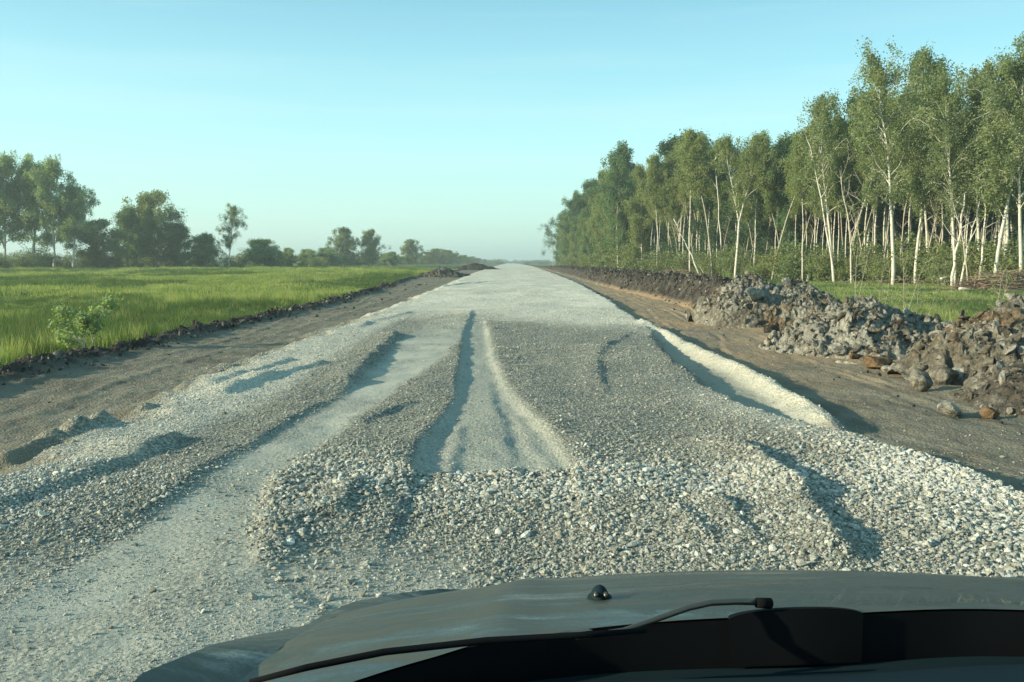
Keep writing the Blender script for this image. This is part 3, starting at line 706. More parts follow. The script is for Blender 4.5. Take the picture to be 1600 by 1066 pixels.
def make_tree(name, H, trunk_r, base_f, crown_r, nl, leaf, bark, seed, n_leaf=40, size=.15, shape='birch', droop=.25, ang=.9, clump=.5, lean=0.0, fork=0, bare=0, sub=5, nclump=3, dens=1.0):
    """a tree of height H: trunk with limbs (one part) and crown (one part)"""
    r = np.random.default_rng(seed); root = empty(name)
    tm = MB(); heads = []
    def trunk(p0, d, L_, r0, r1, n=12, wob=.045):
        P = limb_path(p0, d, L_, n, r, .3, wob); tm.tube(P, np.linspace(r0, r1, n + 1) ** 1.0, 8); return P
    mains = []
    if fork:
        P = trunk((0, 0, -.2), (lean, 0, 1), H * fork, trunk_r, trunk_r * .75, 6)
        for s_ in (-1, 1):
            d = np.array([s_ * .28 + lean, r.normal(0, .15), 1]); mains.append((trunk(P[-1], d, H * (1 - fork) * .95, trunk_r * .62, .03, 9, .05), 0.05))
    else:
        mains.append((trunk((0, 0, -.2), (lean, 0, 1), H * .97, trunk_r, .03), base_f))
    cents = []; rads = []; tones = []
    for P, bf in mains:
        for k in range(nl // len(mains)):
            f = bf + (1 - bf) * ((k + r.random()) / (nl // len(mains))) ** .9
            i = f * (len(P) - 1); i0 = min(int(i), len(P) - 2); p = P[i0] + (P[i0 + 1] - P[i0]) * (i - i0)
            g = (f - bf) / (1 - bf)
            if shape == 'birch': prof = .45 + .75 * math.sin(math.pi * min(1, (g * .9 + .12))) ** .8
            elif shape == 'round': prof = .35 + .8 * math.sin(math.pi * min(1, g * .8 + .18)) ** .7
            elif shape == 'cone': prof = 1.1 * (1 - g) ** .7 + .18
            else: prof = .35 + .85 * g ** .6
            prof *= r.uniform(.6, 1.15); Lb = crown_r * prof
            th = r.uniform(0, 6.28); el = ang * r.uniform(.6, 1.3) * (1 if g < .8 else .6)
            d = np.array([math.sin(el) * math.cos(th), math.sin(el) * math.sin(th), math.cos(el)])
            rr0 = max(.018, trunk_r * .34 * (1 - f * .6))
            Q = limb_path(p, d, Lb, 5, r, .2, .13, droop); tm.tube(Q, np.linspace(rr0, .012, 6), 5, False)
            if bare and r.random() < bare: 
                for _ in range(3):
                    q = Q[r.integers(2, 5)]; dd = (Q[-1] - Q[0]); dd = dd / np.linalg.norm(dd) + r.normal(0, .5, 3); W = limb_path(q, dd, Lb * .5, 3, r, .1, .1); tm.tube(W, np.linspace(.014, .008, 4), 4, False)
                continue
            tn = r.random()
            for _ in range(sub):
                q = Q[r.integers(1, 6)]; dd = (Q[-1] - Q[0]); dd = dd / np.linalg.norm(dd) + r.normal(0, .55, 3)
                W = limb_path(q, dd, Lb * r.uniform(.25, .55), 3, r, 0, .15, droop * 1.5); tm.tube(W, np.linspace(.014, .007, 4), 4, False)
                for _ in range(nclump):
                    cents.append(W[r.integers(1, 4)] + r.normal(0, .12, 3)); rads.append(clump * r.uniform(.5, 1.2)); tones.append(np.clip(tn * .5 + r.random() * .5, 0, 1))
    top = float(np.percentile(np.vstack(tm.v)[:, 2], 99.8)); tm.build('trunk', M[bark], root)
    V, F, T = leaves(np.array(cents), np.array(rads), max(3, int(n_leaf * dens)), size, r, 1.0 + droop, np.array(tones))
    cr = mesh_np('crown', V, F, M[leaf], root, smooth=False, attrs={'tone': T})
    root['h'] = max(top, float(np.percentile(V[:, 2], 99.7))); return root
def make_shrub(name, H, rad, leaf, bark, seed, n=60, n_leaf=40, size=.10, clump=.35, stems=7):
    r = np.random.default_rng(seed); root = empty(name); tm = MB(); cents = []; rads = []
    for k in range(stems):
        a = r.uniform(0, 6.28); d = np.array([math.cos(a) * .45, math.sin(a) * .45, 1])
        P = limb_path((0, 0, -.1), d, H * r.uniform(.6, .9), 5, r, .1, .15); tm.tube(P, np.linspace(.04, .012, 6) * (H / 3 + .3), 5, False)
        for _ in range(n // stems):
            q = P[r.integers(1, 6)]; v = r.normal(0, 1, 3); v[2] = abs(v[2]) * .7 ; v /= np.linalg.norm(v)
            c = q + v * rad * r.uniform(.2, .75); c[2] = max(.12, min(c[2], H - clump * .5)); cents.append(c); rads.append(clump * r.uniform(.6, 1.2))
            tm.tube(np.array([q, (q + c) / 2 + r.normal(0, .03, 3), c]), [.012, .009, .006], 4, False)
    tm.build('stem', M[bark], root)
    V, F, T = leaves(np.array(cents), np.array(rads), n_leaf, size, r, .9); V[:, 2] = np.maximum(V[:, 2], .02)
    mesh_np('foliage', V, F, M[leaf], root, smooth=False, attrs={'tone': T}); root['h'] = float(np.percentile(V[:, 2], 99)); return root
def copy_tree(o):
    c = o.copy(); C.objects.link(c)
    for ch in list(o.children):
        d = ch.copy(); C.objects.link(d); d.parent = c
    return c
USED = set()
def plant(proto, x, y, h, label, cat, group=None, rz=None, wide=1.0):
    o = proto if proto.name not in USED else copy_tree(proto)
    USED.add(proto.name)
    s = h / proto['h']; o.location = (x, y, gz(x, y)); o.scale = (s * wide, s * wide, s)
    o.rotation_euler = (0, 0, random.uniform(0, 6.28) if rz is None else rz)
    o['label'] = label; o['category'] = cat
    if group: o['group'] = group
    elif 'group' in o: del o['group']
    return o
T = {}
T['birch1'] = make_tree('birch_tree', 18, .19, .36, 3.7, 42, 'leaf_a', 'birch_bark', 1, 26, .16, droop=.5, ang=.75, clump=.6, nclump=3)
T['birch2'] = make_tree('birch_tree', 18, .17, .30, 3.2, 40, 'leaf_a', 'birch_bark', 2, 26, .16, droop=.5, ang=.7, clump=.6, lean=.03, nclump=3)
T['birch3'] = make_tree('birch_tree', 18, .18, .40, 3.4, 38, 'leaf_a', 'birch_bark', 3, 26, .16, droop=.5, ang=.8, clump=.6, lean=-.05, nclump=3)
T['birchfork'] = make_tree('birch_tree', 18, .19, .5, 3.0, 38, 'leaf_c', 'birch_bark', 4, 26, .15, droop=.2, ang=.5, clump=.6, fork=.42, bare=.15, nclump=4)
T['high1'] = make_tree('birch_tree', 18, .125, .58, 2.4, 30, 'leaf_c', 'birch_bark', 5, 30, .15, droop=.15, ang=.6, clump=.62, nclump=4)
T['high2'] = make_tree('birch_tree', 18, .115, .55, 2.3, 30, 'leaf_c', 'grey_bark', 6, 28, .17, droop=.1, ang=.6, clump=.6, lean=.06, bare=.1, nclump=4)
T['dense1'] = make_tree('aspen_tree', 18, .2, .22, 3.4, 44, 'leaf_b', 'grey_bark', 7, 36, .2, 'round', droop=.1, ang=.9, clump=.85, nclump=4)
T['dense2'] = make_tree('aspen_tree', 18, .2, .10, 3.1, 46, 'leaf_b', 'birch_bark', 8, 36, .2, 'round', droop=.15, ang=1.0, clump=.85, nclump=4)
T['spring'] = make_tree('birch_tree', 18, .15, .12, 2.8, 40, 'leaf_c', 'birch_bark', 9, 32, .19, 'birch', droop=.2, ang=.9, clump=.8, nclump=4)
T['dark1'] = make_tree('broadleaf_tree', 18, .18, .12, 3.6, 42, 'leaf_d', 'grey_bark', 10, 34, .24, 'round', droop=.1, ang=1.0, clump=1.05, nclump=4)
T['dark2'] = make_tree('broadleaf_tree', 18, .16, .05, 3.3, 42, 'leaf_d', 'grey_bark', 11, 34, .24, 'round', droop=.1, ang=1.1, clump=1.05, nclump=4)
T['dead1'] = make_tree('bare_birch', 14, .14, .3, 2.6, 18, 'leaf_c', 'dead_wood', 12, 5, .12, 'vase', droop=-.1, ang=.7, clump=.4, bare=.85, fork=.35)
T['dead2'] = make_tree('bare_birch', 14, .10, .25, 1.8, 14, 'leaf_c', 'dead_wood', 13, 5, .12, 'vase', droop=0, ang=.8, clump=.4, bare=.9, lean=.08)
T['ldark'] = make_tree('broadleaf_tree', 12, .2, .05, 4.0, 46, 'leaf_b', 'grey_bark', 45, 34, .24, 'round', droop=.1, ang=1.1, clump=.95, nclump=4)
T['willow'] = make_tree('willow_tree', 9, .18, .04, 3.8, 44, 'leaf_e', 'brown_bark', 14, 40, .24, 'round', droop=.1, ang=1.2, clump=1.0, nclump=4)
T['shrub1'] = make_shrub('shrub', 3.0, 1.7, 'leaf_c', 'brown_bark', 20, 90, 36, .12, .5)
T['shrub2'] = make_shrub('shrub', 3.0, 1.6, 'leaf_a', 'grey_bark', 21, 80, 36, .12, .5)
T['shrub3'] = make_shrub('shrub', 3.0, 2.6, 'leaf_d', 'brown_bark', 22, 110, 44, .15, .65)
T['shrub4'] = make_shrub('shrub', 3.0, 2.2, 'leaf_a', 'brown_bark', 23, 100, 40, .14, .6)

FE = np.array([(1800, 57), (1700, 60), (1600, 64), (1500, 68), (1400, 73), (1300, 80), (1200, 92), (1100, 108), (1040, 122), (960, 150), (920, 185), (900, 212), (885, 240), (868, 285)], float)[::-1]
def fdist(px): return np.interp(px, FE[:, 0], FE[:, 1])
TOP = np.array([(868, 345), (880, 322), (900, 296), (920, 284), (945, 262), (962, 232), (980, 250), (1000, 268), (1020, 248), (1045, 216), (1100, 200), (1170, 214), (1210, 205), (1250, 210), (1275, 185), (1290, 152), (1330, 120), (1370, 95), (1400, 80), (1430, 88), (1450, 85), (1480, 120), (1510, 108), (1540, 105), (1570, 68), (1600, 84), (1700, 70)], float)
def ftop(px): return np.interp(px, TOP[:, 0], TOP[:, 1])
def fplant(kind, px, label, extra=0.0, top=None, wide=1.0, group=None, rz=None, cat='tree'):
    d = fdist(px) + extra; x = atd(px, d); y = d
    tp = ftop(px) if top is None else top
    h = (410 - tp) / FPX * d + 1.85
    return plant(T[kind], x, y, h, label, cat, group, rz, wide)
EDGE = [
 ('dense2', 874, 335, 'dense green tree at the far left end of the right-hand wood, lowest of its front', .9, 6),
 ('dense1', 893, 302, 'rounded green tree second from the far end of the wood', .9, 4),
 ('dense2', 915, 285, 'leafy green tree hiding its own trunk, left of the tall dark crown', .9, 2),
 ('spring', 938, 270, 'yellow green young birch just left of the tall dark crowned tree', .8, 0),
 ('dense1', 965, 230, 'tall dark green tree with a pale trunk towering over the far part of the wood', .8, -6),
 ('spring', 1002, 262, 'light green birch right of the tall dark crowned tree', .8, 0),
 ('high1', 1026, 246, 'thin straight birch with a brown tinted trunk and a light crown', .9, -4),
 ('high2', 1058, 218, 'leaning slender birch behind the pale slanting trunk', 1, 2),
 ('high1', 1078, 208, 'straight slim birch in the bare-stemmed stretch of the wood, left of the forked one', 1, -2),
 ('high2', 1112, 204, 'slim birch bending right, next to the forked birch', 1, -3),
 ('birchfork', 1148, 214, 'tall birch whose trunk forks into a wide Y under a yellow green crown', .95, -6),
 ('high1', 1176, 216, 'thin birch close on the right of the forked birch', .9, 0),
 ('high2', 1205, 204, 'crooked pale birch with a kinked upper trunk right of the forked birch', 1, -4),
 ('dense1', 1228, 215, 'dark green leafy tree between the slim birches and the tall ones', .8, 4),
 ('high1', 1254, 222, 'small airy birch with a narrow fork in front of the dark foliage', .9, -5),
 ('birch3', 1303, 155, 'first of the tall white birches, with a long pale limb reaching left', .85, -4),
 ('dead1', 1330, 230, 'leafless pale tree with many upward branches beside the tall birch', 1, -7),
 ('birch1', 1395, 76, 'tallest birch with a curved bright white trunk bending at its foot', .9, -6),
 ('birch2', 1430, 90, 'tall birch with a pale trunk right behind the tallest one', .8, 0),
 ('birch3', 1452, 86, 'high slender birch with a thin crown right of the tallest birch', .7, 3),
 ('birch1', 1492, 118, 'birch with two white stems close together under a dark crown', .8, -3),
 ('dead2', 1512, 300, 'short bare birch stem leaning right between the twin stemmed birch and its neighbour', 1, -7),
 ('birch2', 1528, 112, 'birch behind the fallen pale trunk, with a drooping crown', .8, 1),
 ('birch2', 1556, 72, 'leafy tall birch near the right edge with a straight spotted trunk', .9, -4),
 ('birch3', 1570, 95, 'straight white birch beside the leafy tall one at the right edge', .8, -1),
 ('birch1', 1596, 78, 'birch at the right edge of the view, its crown cut by the frame', .9, -3),
 ('birch2', 1640, 80, 'birch just past the right edge of the wood front', .9, 0),
]
SHORT = ['lowest tree at the far left end', 'rounded tree near the far end', 'leafy tree left of the tall dark crown', 'yellow green birch by the tall dark crown', 'tall dark crowned tree', 'light green birch past the tall dark crown', 'thin straight brown birch', 'leaning slender birch', 'slim birch left of the forked one', 'birch bending right by the forked one', 'forked birch', 'thin birch right of the forked one', 'kinked pale birch', 'dark leafy tree between slim birches', 'small airy birch', 'first tall white birch', 'leafless many-branched tree', 'tallest curved birch', 'birch right behind the tallest one', 'slender birch right of the tallest one', 'twin stemmed birch', 'short bare leaning stem', 'birch behind the propped trunk', 'leafy tall birch near the edge', 'straight birch near the right edge', 'birch at the right edge', 'last birch past the right edge']
ANCH = [(e_[1], n_) for e_, n_ in zip(EDGE, SHORT)]
def by_anchor(things, anchors, texts):
    """name each thing by the landmark tree it stands nearest to, and its side of it"""
    seen = {}
    for o, px in things:
        a, n_ = min(anchors, key=lambda q: abs(q[0] - px)); seen.setdefault((n_, px >= a), []).append((abs(px - a), o))
    for (n_, right), lst in seen.items():
        lst.sort(key=lambda q: q[0])
        for k, (_, o) in enumerate(lst):
            w = ('just', 'second', 'farther', 'still farther', 'farthest')[min(k, 4)]
            o['label'] = texts.format(w, 'right' if right else 'left', n_)
def pxof(o): return 795 + FPX * o.location.x / o.location.y
for kd, px, tp, lb, wd, ex in EDGE: fplant(kd, px, lb, ex, tp, wd)
# inner rows of the wood: slim stems and dark crowns nothing tells apart
row = 0; FIRST = []; SECOND = []; BUSH = []; HEDGE = []
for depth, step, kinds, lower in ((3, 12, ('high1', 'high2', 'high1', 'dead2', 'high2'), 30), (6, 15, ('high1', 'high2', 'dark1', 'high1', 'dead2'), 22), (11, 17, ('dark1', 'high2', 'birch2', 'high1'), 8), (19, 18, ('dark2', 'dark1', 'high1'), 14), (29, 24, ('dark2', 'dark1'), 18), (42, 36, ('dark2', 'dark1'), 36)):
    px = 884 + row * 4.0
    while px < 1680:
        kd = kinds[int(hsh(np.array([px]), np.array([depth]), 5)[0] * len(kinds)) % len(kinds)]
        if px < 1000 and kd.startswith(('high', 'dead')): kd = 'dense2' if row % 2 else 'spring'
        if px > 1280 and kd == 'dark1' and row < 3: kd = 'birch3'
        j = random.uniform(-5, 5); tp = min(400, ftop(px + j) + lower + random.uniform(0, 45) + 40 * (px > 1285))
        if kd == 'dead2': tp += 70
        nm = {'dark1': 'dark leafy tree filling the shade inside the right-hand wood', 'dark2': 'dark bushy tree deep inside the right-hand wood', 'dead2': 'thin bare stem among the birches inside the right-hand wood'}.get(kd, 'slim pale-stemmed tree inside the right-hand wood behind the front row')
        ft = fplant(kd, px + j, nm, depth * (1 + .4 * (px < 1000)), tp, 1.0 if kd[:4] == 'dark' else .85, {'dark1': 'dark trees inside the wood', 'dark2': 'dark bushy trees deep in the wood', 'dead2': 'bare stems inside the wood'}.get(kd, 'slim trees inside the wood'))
        if row == 0: FIRST.append((ft, px + j))
        if row == 1: SECOND.append((ft, px + j))
        px += step * random.uniform(.8, 1.2) * (.75 if px < 1000 else 1)
    if row == 0: by_anchor(FIRST, ANCH, 'slim tree {} {} of the {}')
    if row == 1: by_anchor(SECOND, ANCH, 'deeper slim tree {} {} behind the {}')
    row += 1
# undergrowth along the edge of the wood
px = 872
while px < 1640:
    kd = random.choice(['shrub1', 'shrub1', 'shrub2', 'shrub4'])
    d = fdist(px) + random.uniform(-3, 4)
    hh = random.uniform(1.6, 3.6) * (1.5 if px < 1010 else 1)
    bo = plant(T[kd], atd(px, d), d, hh, 'leafy green bush in the undergrowth at the foot of the right-hand wood', 'bush', 'bushes at the edge of the wood', wide=random.uniform(.8, 1.3))
    BUSH.append((bo, px)); px += random.uniform(9, 19) * (1.0 if px > 1000 else .7)
by_anchor(BUSH, ANCH, 'green bush {} {} of the {}')
for px in np.arange(900, 1660, 26.0):
    d = fdist(px) + random.uniform(8, 16)
    plant(T['shrub3'], atd(px, d), d, random.uniform(3, 5), 'dark bush in the shade between the stems of the right-hand wood', 'bush', 'dark bushes inside the wood', wide=1.1)
# drooping birch beyond the far end of the wood
T['droop'] = make_tree('birch_tree', 14, .14, .35, 3.8, 20, 'leaf_d', 'grey_bark', 31, 14, .2, droop=1.1, ang=.9, clump=.7)
plant(T['droop'], atd(864, 300), 300, 17, 'small drooping birch leaning out beyond the far left end of the right-hand wood', 'tree')

# left side trees
def lplant(kind, px, top, d, label, wide=1.0, group=None, cat='tree', rz=None):
    x = atd(px, d); z = gz(x, d); h = (410 - top) / FPX * d + 1.5 - z
    return plant(T[kind], x, d, h, label, cat, group, rz, wide)
T['lbirch1'] = make_tree('birch_tree', 18, .32, .34, 4.6, 46, 'leaf_e', 'birch_bark', 41, 34, .22, 'birch', droop=.3, ang=.85, clump=.85, sub=6, nclump=4)
T['lbirch2'] = make_tree('birch_tree', 18, .30, .30, 4.4, 46, 'leaf_e', 'birch_bark', 42, 34, .22, 'birch', droop=.35, ang=.9, clump=.85, fork=.2, sub=6, nclump=4)
T['lround'] = make_tree('broadleaf_tree', 12, .2, .06, 4.4, 50, 'leaf_a', 'grey_bark', 43, 36, .25, 'round', droop=.1, ang=1.15, clump=1.0, nclump=4)
lplant('lbirch1', -25, 250, 150, 'birch cut by the left edge of the view', 1)
lplant('lbirch2', 12, 246, 150, 'birch with a white forked trunk at the left edge of the view', .85)
lplant('lbirch1', 56, 248, 152, 'tall dark birch in the middle of the left-hand clump', 1.0)
lplant('lbirch2', 88, 252, 150, 'tall birch right of the middle one in the left-hand clump', .8)
lplant('lbirch1', 118, 285, 150, 'lower spreading birch at the right end of the left-hand clump', .95)
lplant('lround', 160, 345, 155, 'low olive coloured tree right of the left-hand birch clump', 1.3)
lplant('ldark', 207, 325, 165, 'dark pointed tree left of the rounded birch', 1.0)
lplant('lround', 246, 302, 170, 'rounded pale green birch rising from the hedge on the left', .9)
lplant('ldark', 284, 350, 170, 'dark tree against the right flank of the rounded birch', 1.1)
lplant('willow', 318, 366, 175, 'small pale bush-like tree left of the lone birch', 1.1)
lplant('birch2', 360, 320, 175, 'lone slender birch standing right of the hedge trees', 1.15)
lplant('willow', 415, 375, 180, 'wide round green willow bush right of the lone birch', 1.7)
lplant('willow', 452, 388, 200, 'low bush against the right side of the wide round willow', 1.1)
lplant('willow', 482, 390, 230, 'low green bush left of the pair of rounded trees', 1.8)
lplant('willow', 510, 388, 235, 'low green bush under the pair of rounded trees', 1.8)
lplant('lround', 538, 357, 260, 'left one of the pair of rounded trees in mid distance', .95)
lplant('lround', 580, 360, 265, 'right one of the pair of rounded trees in mid distance', .9)
lplant('willow', 612, 394, 280, 'low bush between the pair of trees and the lone rounded one', 1.7)
lplant('lround', 643, 375, 320, 'lone small rounded tree left of the far hedge line', 1.1)
for k, (px, tp, d) in enumerate([(668, 394, 360), (683, 389, 390), (698, 391, 400), (713, 396, 440), (726, 399, 480), (738, 401, 520), (748, 403.5, 600), (757, 405, 700), (600, 398, 300), (560, 400, 290)]):
    lplant('lround', px, tp, d, 'distant bushy tree in the row that dwindles towards the end of the road', 1.9, 'far row of trees on the left')
for px in np.arange(-60, 520, 19.0):
    d = 142 + max(0, px) * .13 + random.uniform(-6, 6); x = atd(px, d)
    ho_ = plant(T[random.choice(['shrub3', 'shrub4', 'shrub4', 'shrub1'])], x, d, random.uniform(2.0, 3.8), 'low dark bush in the hedge under the trees left of the meadow', 'bush', 'bushes of the hedge on the left', wide=random.uniform(1.0, 1.5)); HEDGE.append((ho_, px))
by_anchor(HEDGE, [(-25, 'birch cut by the left edge'), (12, 'forked birch at the left edge'), (56, 'tall middle birch of the left clump'), (88, 'second tall birch of the left clump'), (118, 'spreading birch of the left clump'), (160, 'low olive tree'), (207, 'dark pointed tree'), (246, 'rounded pale green birch'), (284, 'dark tree by the rounded birch'), (318, 'small pale bush-like tree'), (360, 'lone slender birch'), (415, 'wide round willow bush'), (452, 'low bush by the round willow'), (500, 'pair of rounded trees')], 'hedge bush {} {} of the {}')
for px in np.arange(520, 735, 14.0):
    d = 250 + (px - 520) * 1.3; x = atd(px, d)
    plant(T['shrub3'], x, d, random.uniform(2.5, 4.0), 'small bush in the far hedge beyond the meadow', 'bush', 'bushes of the far hedge', wide=1.6)
# far scrub on the horizon
for px in list(np.arange(762, 870, 9.0)):
    d = random.uniform(650, 900); x = atd(px, d)
    if 782 < px < 822: d = 1100; x = atd(px, d)
    plant(T['shrub4'], x, d, random.uniform(2.5, 4.5), 'tiny bush on the horizon where the road vanishes', 'bush', 'bushes on the horizon', wide=2.2)

# unused prototypes are planted nowhere: remove them
for k, o in T.items():
    if o.name not in USED:
        for ch in list(o.children): bpy.data.objects.remove(ch)
        bpy.data.objects.remove(o)

# ------------------------------------------------------------------ sapling in the meadow, weeds behind the heaps
def leafy_sapling():
    r = np.random.default_rng(77); x, y = at(136, 548, -.2); root = empty('sapling', (x, y, gz(x, y) - .02)); tm = MB(); cents = []
    def br(p, d, L_, r0, n, depth):
        P = limb_path(p, d, L_, n, r, .1, .12); tm.tube(P, np.linspace(r0, r0 * .35, n + 1), 6, False)
        if depth == 0:
            for q in P[1:]: cents.append(q)
            cents.append(P[-1] + r.normal(0, .03, 3)); return
        for _ in range(4 if depth == 2 else 4):
            q = P[r.integers(max(1, n // 2), n + 1)]; dd = P[-1] - P[0]; dd = dd / np.linalg.norm(dd) + r.normal(0, .55, 3); dd[2] = abs(dd[2]) * .9 + .1
            br(q, dd, L_ * .55, r0 * .45, 4, depth - 1)
    br((.03, 0, 0), (-.6, .05, .8), .70, .020, 6, 2); br((.06, 0, 0), (-.05, .1, 1), .72, .016, 6, 2); br((-.08, 0, 0), (.35, 0, .9), .5, .014, 5, 2)
    br((.0, .02, .25), (-.95, .1, .55), .45, .010, 5, 1)
    tm.build('stem', M['birch_bark'], root)
    V_, F_, A_ = leaves(np.array(cents), np.full(len(cents), .13), 7, .055, r, 1.0)
    mesh_np('foliage', V_, F_, M['leaf_e'], root, smooth=False, attrs={'tone': A_})
    tag(root, 'small leafy sapling with a white forked stem at the edge of the meadow', 'sapling')
leafy_sapling()
def weed(px, py, d, h, label, seed, lean=0.1):
    r = np.random.default_rng(seed); x = atd(px, d); root = empty('weed', (x, d, gz(x, d))); tm = MB(); cents = []
    for k in range(2):
        P = limb_path((r.normal(0, .05), r.normal(0, .05), 0), (lean * r.uniform(-.5, 2), r.normal(0, .1), 1), h * r.uniform(.7, 1), 7, r, 0, .06)
        tm.tube(P, np.linspace(.008, .003, 8), 5, False)
        for q in P[2:]:
            for _ in range(2):
                W = limb_path(q, (r.normal(0, .8), r.normal(0, .8), .7), h * .16, 3, r, 0, .1); tm.tube(W, [.004, .003, .003, .002], 4, False); cents += [W[-1], W[-2]]
    tm.build('stem', M['grey_bark'], root)
    V_, F_, A_ = leaves(np.array(cents), np.full(len(cents), .09), 7, .04, r, 1.0)
    mesh_np('foliage', V_, F_, M['leaf_c'], root, smooth=False, attrs={'tone': A_}); tag(root, label, 'weed')
weed(1338, 0, 20.5, 1.9, 'tall thin weed behind the middle clay heap, left of its perched block', 501, .15)
weed(1408, 0, 20.0, 2.1, 'tall straggly weed behind the middle clay heap, right of its perched block', 502, .2)
weed(1440, 0, 21, 1.5, 'short pale weed in the grass between the middle and right heaps', 503, .2)
weed(1548, 0, 18, 1.7, 'thin weed standing behind the right soil heap', 504, .05)
weed(1375, 0, 23, 1.9, 'slim weed in the grass right behind the perched block', 505, -.1)

# ------------------------------------------------------------------ fallen timber, stumps, brush
def log(px0, py0, px1, py1, r0, r1, label, name='fallen_trunk', zoff=.12, mat='birch_bark', sag=.1, twigs=3, seed=1, lift=0.0, zg=-.33, fx=None):
    a = np.array([*at(px0, py0, zg), zg]); b = np.array([*at(px1, py1, zg), zg]) if fx is None else np.array([*fx])
    a[2] = gz(a[0], a[1]) + zoff; b[2] = gz(b[0], b[1]) + zoff + lift
    r = np.random.default_rng(seed); n = 9; P = np.array([a + (b - a) * t for t in np.linspace(0, 1, n + 1)]); P[1:-1] += r.normal(0, .07, (n - 1, 3))
    root = a.copy(); o_ = MB(); o_.tube(P - root, np.linspace(r0, r1, n + 1), 8)
    e = empty(name, tuple(root)); o_.build('trunk', M[mat], e)
    if twigs:
        t_ = MB()
        for _ in range(twigs):
            q = P[r.integers(3, n)] - root; t_.tube(limb_path(q, (r.normal(0, .6), r.normal(0, .5), .8), r.uniform(.8, 2.0), 4, r, 0, .15), np.linspace(.035, .012, 5), 5, False)
        t_.build('branch', M[mat], e)
    tag(e, label, 'fallen trunk'); return e
log(1116, 440, 1238, 436, .13, .09, 'long white trunk lying on the grass in front of the slim birches', twigs=2, seed=3)
log(1470, 449, 1640, 436, .11, .14, 'pale fallen trunk propped above the brush at the right edge', seed=5, lift=1.6, zoff=.6, twigs=4)
log(1500, 456, 1680, 452, .14, .12, 'thick pale log lying against the brown brush pile', seed=6, twigs=1, mat='dead_wood')
log(1290, 444, 1400, 444, .09, .05, 'dark thin trunk lying under the tall birches', seed=8, mat='grey_bark', twigs=3)
log(1030, 438, 1110, 440, .09, .05, 'broken pale stem on the ground below the leaning birches', seed=9, mat='dead_wood', twigs=3)
def lean_trunk(px0, d0, px1, pyt, label, seed, r0=.13, mat='birch_bark'):
    x0 = atd(px0, d0); x1 = atd(px1, d0); h = (410 - pyt) / FPX * d0 + 1.5; z = gz(x0, d0); r = np.random.default_rng(seed)
    e = empty('leaning_trunk', (x0, d0, z)); P = np.array([[(x1 - x0) * t ** 1.15, .6 * t, (h - z) * t - .1] for t in np.linspace(0, 1, 9)]); P[1:] += r.normal(0, .06, (8, 3))
    m = MB(); m.tube(P, np.linspace(r0, r0 * .35, 9), 8); m.build('trunk', M[mat], e)
    t_ = MB()
    for _ in range(5): t_.tube(limb_path(P[r.integers(4, 9)], (r.normal(0, .6), r.normal(0, .4), .7), r.uniform(.8, 2.2), 4, r, .1, .12), np.linspace(.04, .012, 5), 5, False)
    t_.build('branch', M[mat], e); tag(e, label, 'trunk')
lean_trunk(1094, 106, 1052, 340, 'pale trunk slanting up to the left among the slim birches', 31)
lean_trunk(1128, 104, 1115, 250, 'slightly tilted pale stem left of the forked birch', 32, .11)
lean_trunk(1304, 74, 1262, 228, 'long white limb slanting up left from the foot of the first tall birch', 33, .10)
lean_trunk(1500, 64, 1530, 322, 'pale bare limb slanting up right between two white birches', 34, .09)
lean_trunk(1488, 64, 1508, 300, 'white bare stem rising next to the twin stemmed birch', 35, .12)
lean_trunk(1532, 63, 1542, 322, 'short leaning white stem left of the leafy right-edge birch', 36, .11)
def stump(px, py, h, r0, label, seed):
    x, y = at(px, py, -.33); e = empty('stump', (x, y, gz(x, y))); m = MB(); r = np.random.default_rng(seed)
    m.tube(limb_path((0, 0, -.1), (r.normal(0, .08), 0, 1), h, 4, r, 0, .05), np.linspace(r0 * 1.2, r0, 5), 9); m.build('trunk', M['birch_bark'], e)
    t_ = MB(); t_.tube(limb_path((0, 0, h * .6), (.7, 0, .8), h * .3, 2, r), [.04, .03, .02], 5); t_.build('branch', M['dead_wood'], e)
    tag(e, label, 'stump')
stump(1262, 441, 1.5, .12, 'short white stump standing in the grass before the wood', 1)
stump(1232, 438, 1.0, .10, 'low pale stump at the right end of the long white trunk', 2)
stump(1548, 448, 2.2, .10, 'broken white stump behind the propped fallen trunk', 3)
def brush(x, y, rx, ry, h, label, seed, n=420, leaf=False):
    r = np.random.default_rng(seed); m = MB()
    for _ in range(n):
        a = r.uniform(0, 6.28); q = math.sqrt(r.random()); px_, py_ = q * rx * math.cos(a), q * ry * math.sin(a); z = h * (1 - q * q) * r.random() + .05
        d = r.normal(0, 1, 3); d[2] *= .22; d[0] *= 1.6; L_ = r.uniform(.6, 1.9); P = limb_path((px_, py_, z), d, L_, 3, r, 0, .1); P[:, 2] = np.maximum(P[:, 2], .03)
        m.tube(P, np.linspace(r.uniform(.012, .04), .008, 4), 4, False)
    o = m.build('brush_pile', M['brown_bark']); o.location = (x, y, gz(x, y)); tag(o, label, 'brush pile')
bx, by = at(1580, 455, -.33); brush(bx + .5, by, 4.2, 1.6, 1.3, 'large brown heap of cut branches in the grass at the right edge', 1, 900)
bx, by = at(1055, 437, -.33); brush(bx, by, 4.5, 2.0, 1.0, 'brown heap of cut branches at the foot of the slim birches', 2, 500)
bx, by = at(1425, 445, -.33); brush(bx, by, 4.0, 1.2, .8, 'low tangle of thin branches between the tall birches and the fallen trunk', 3, 300)

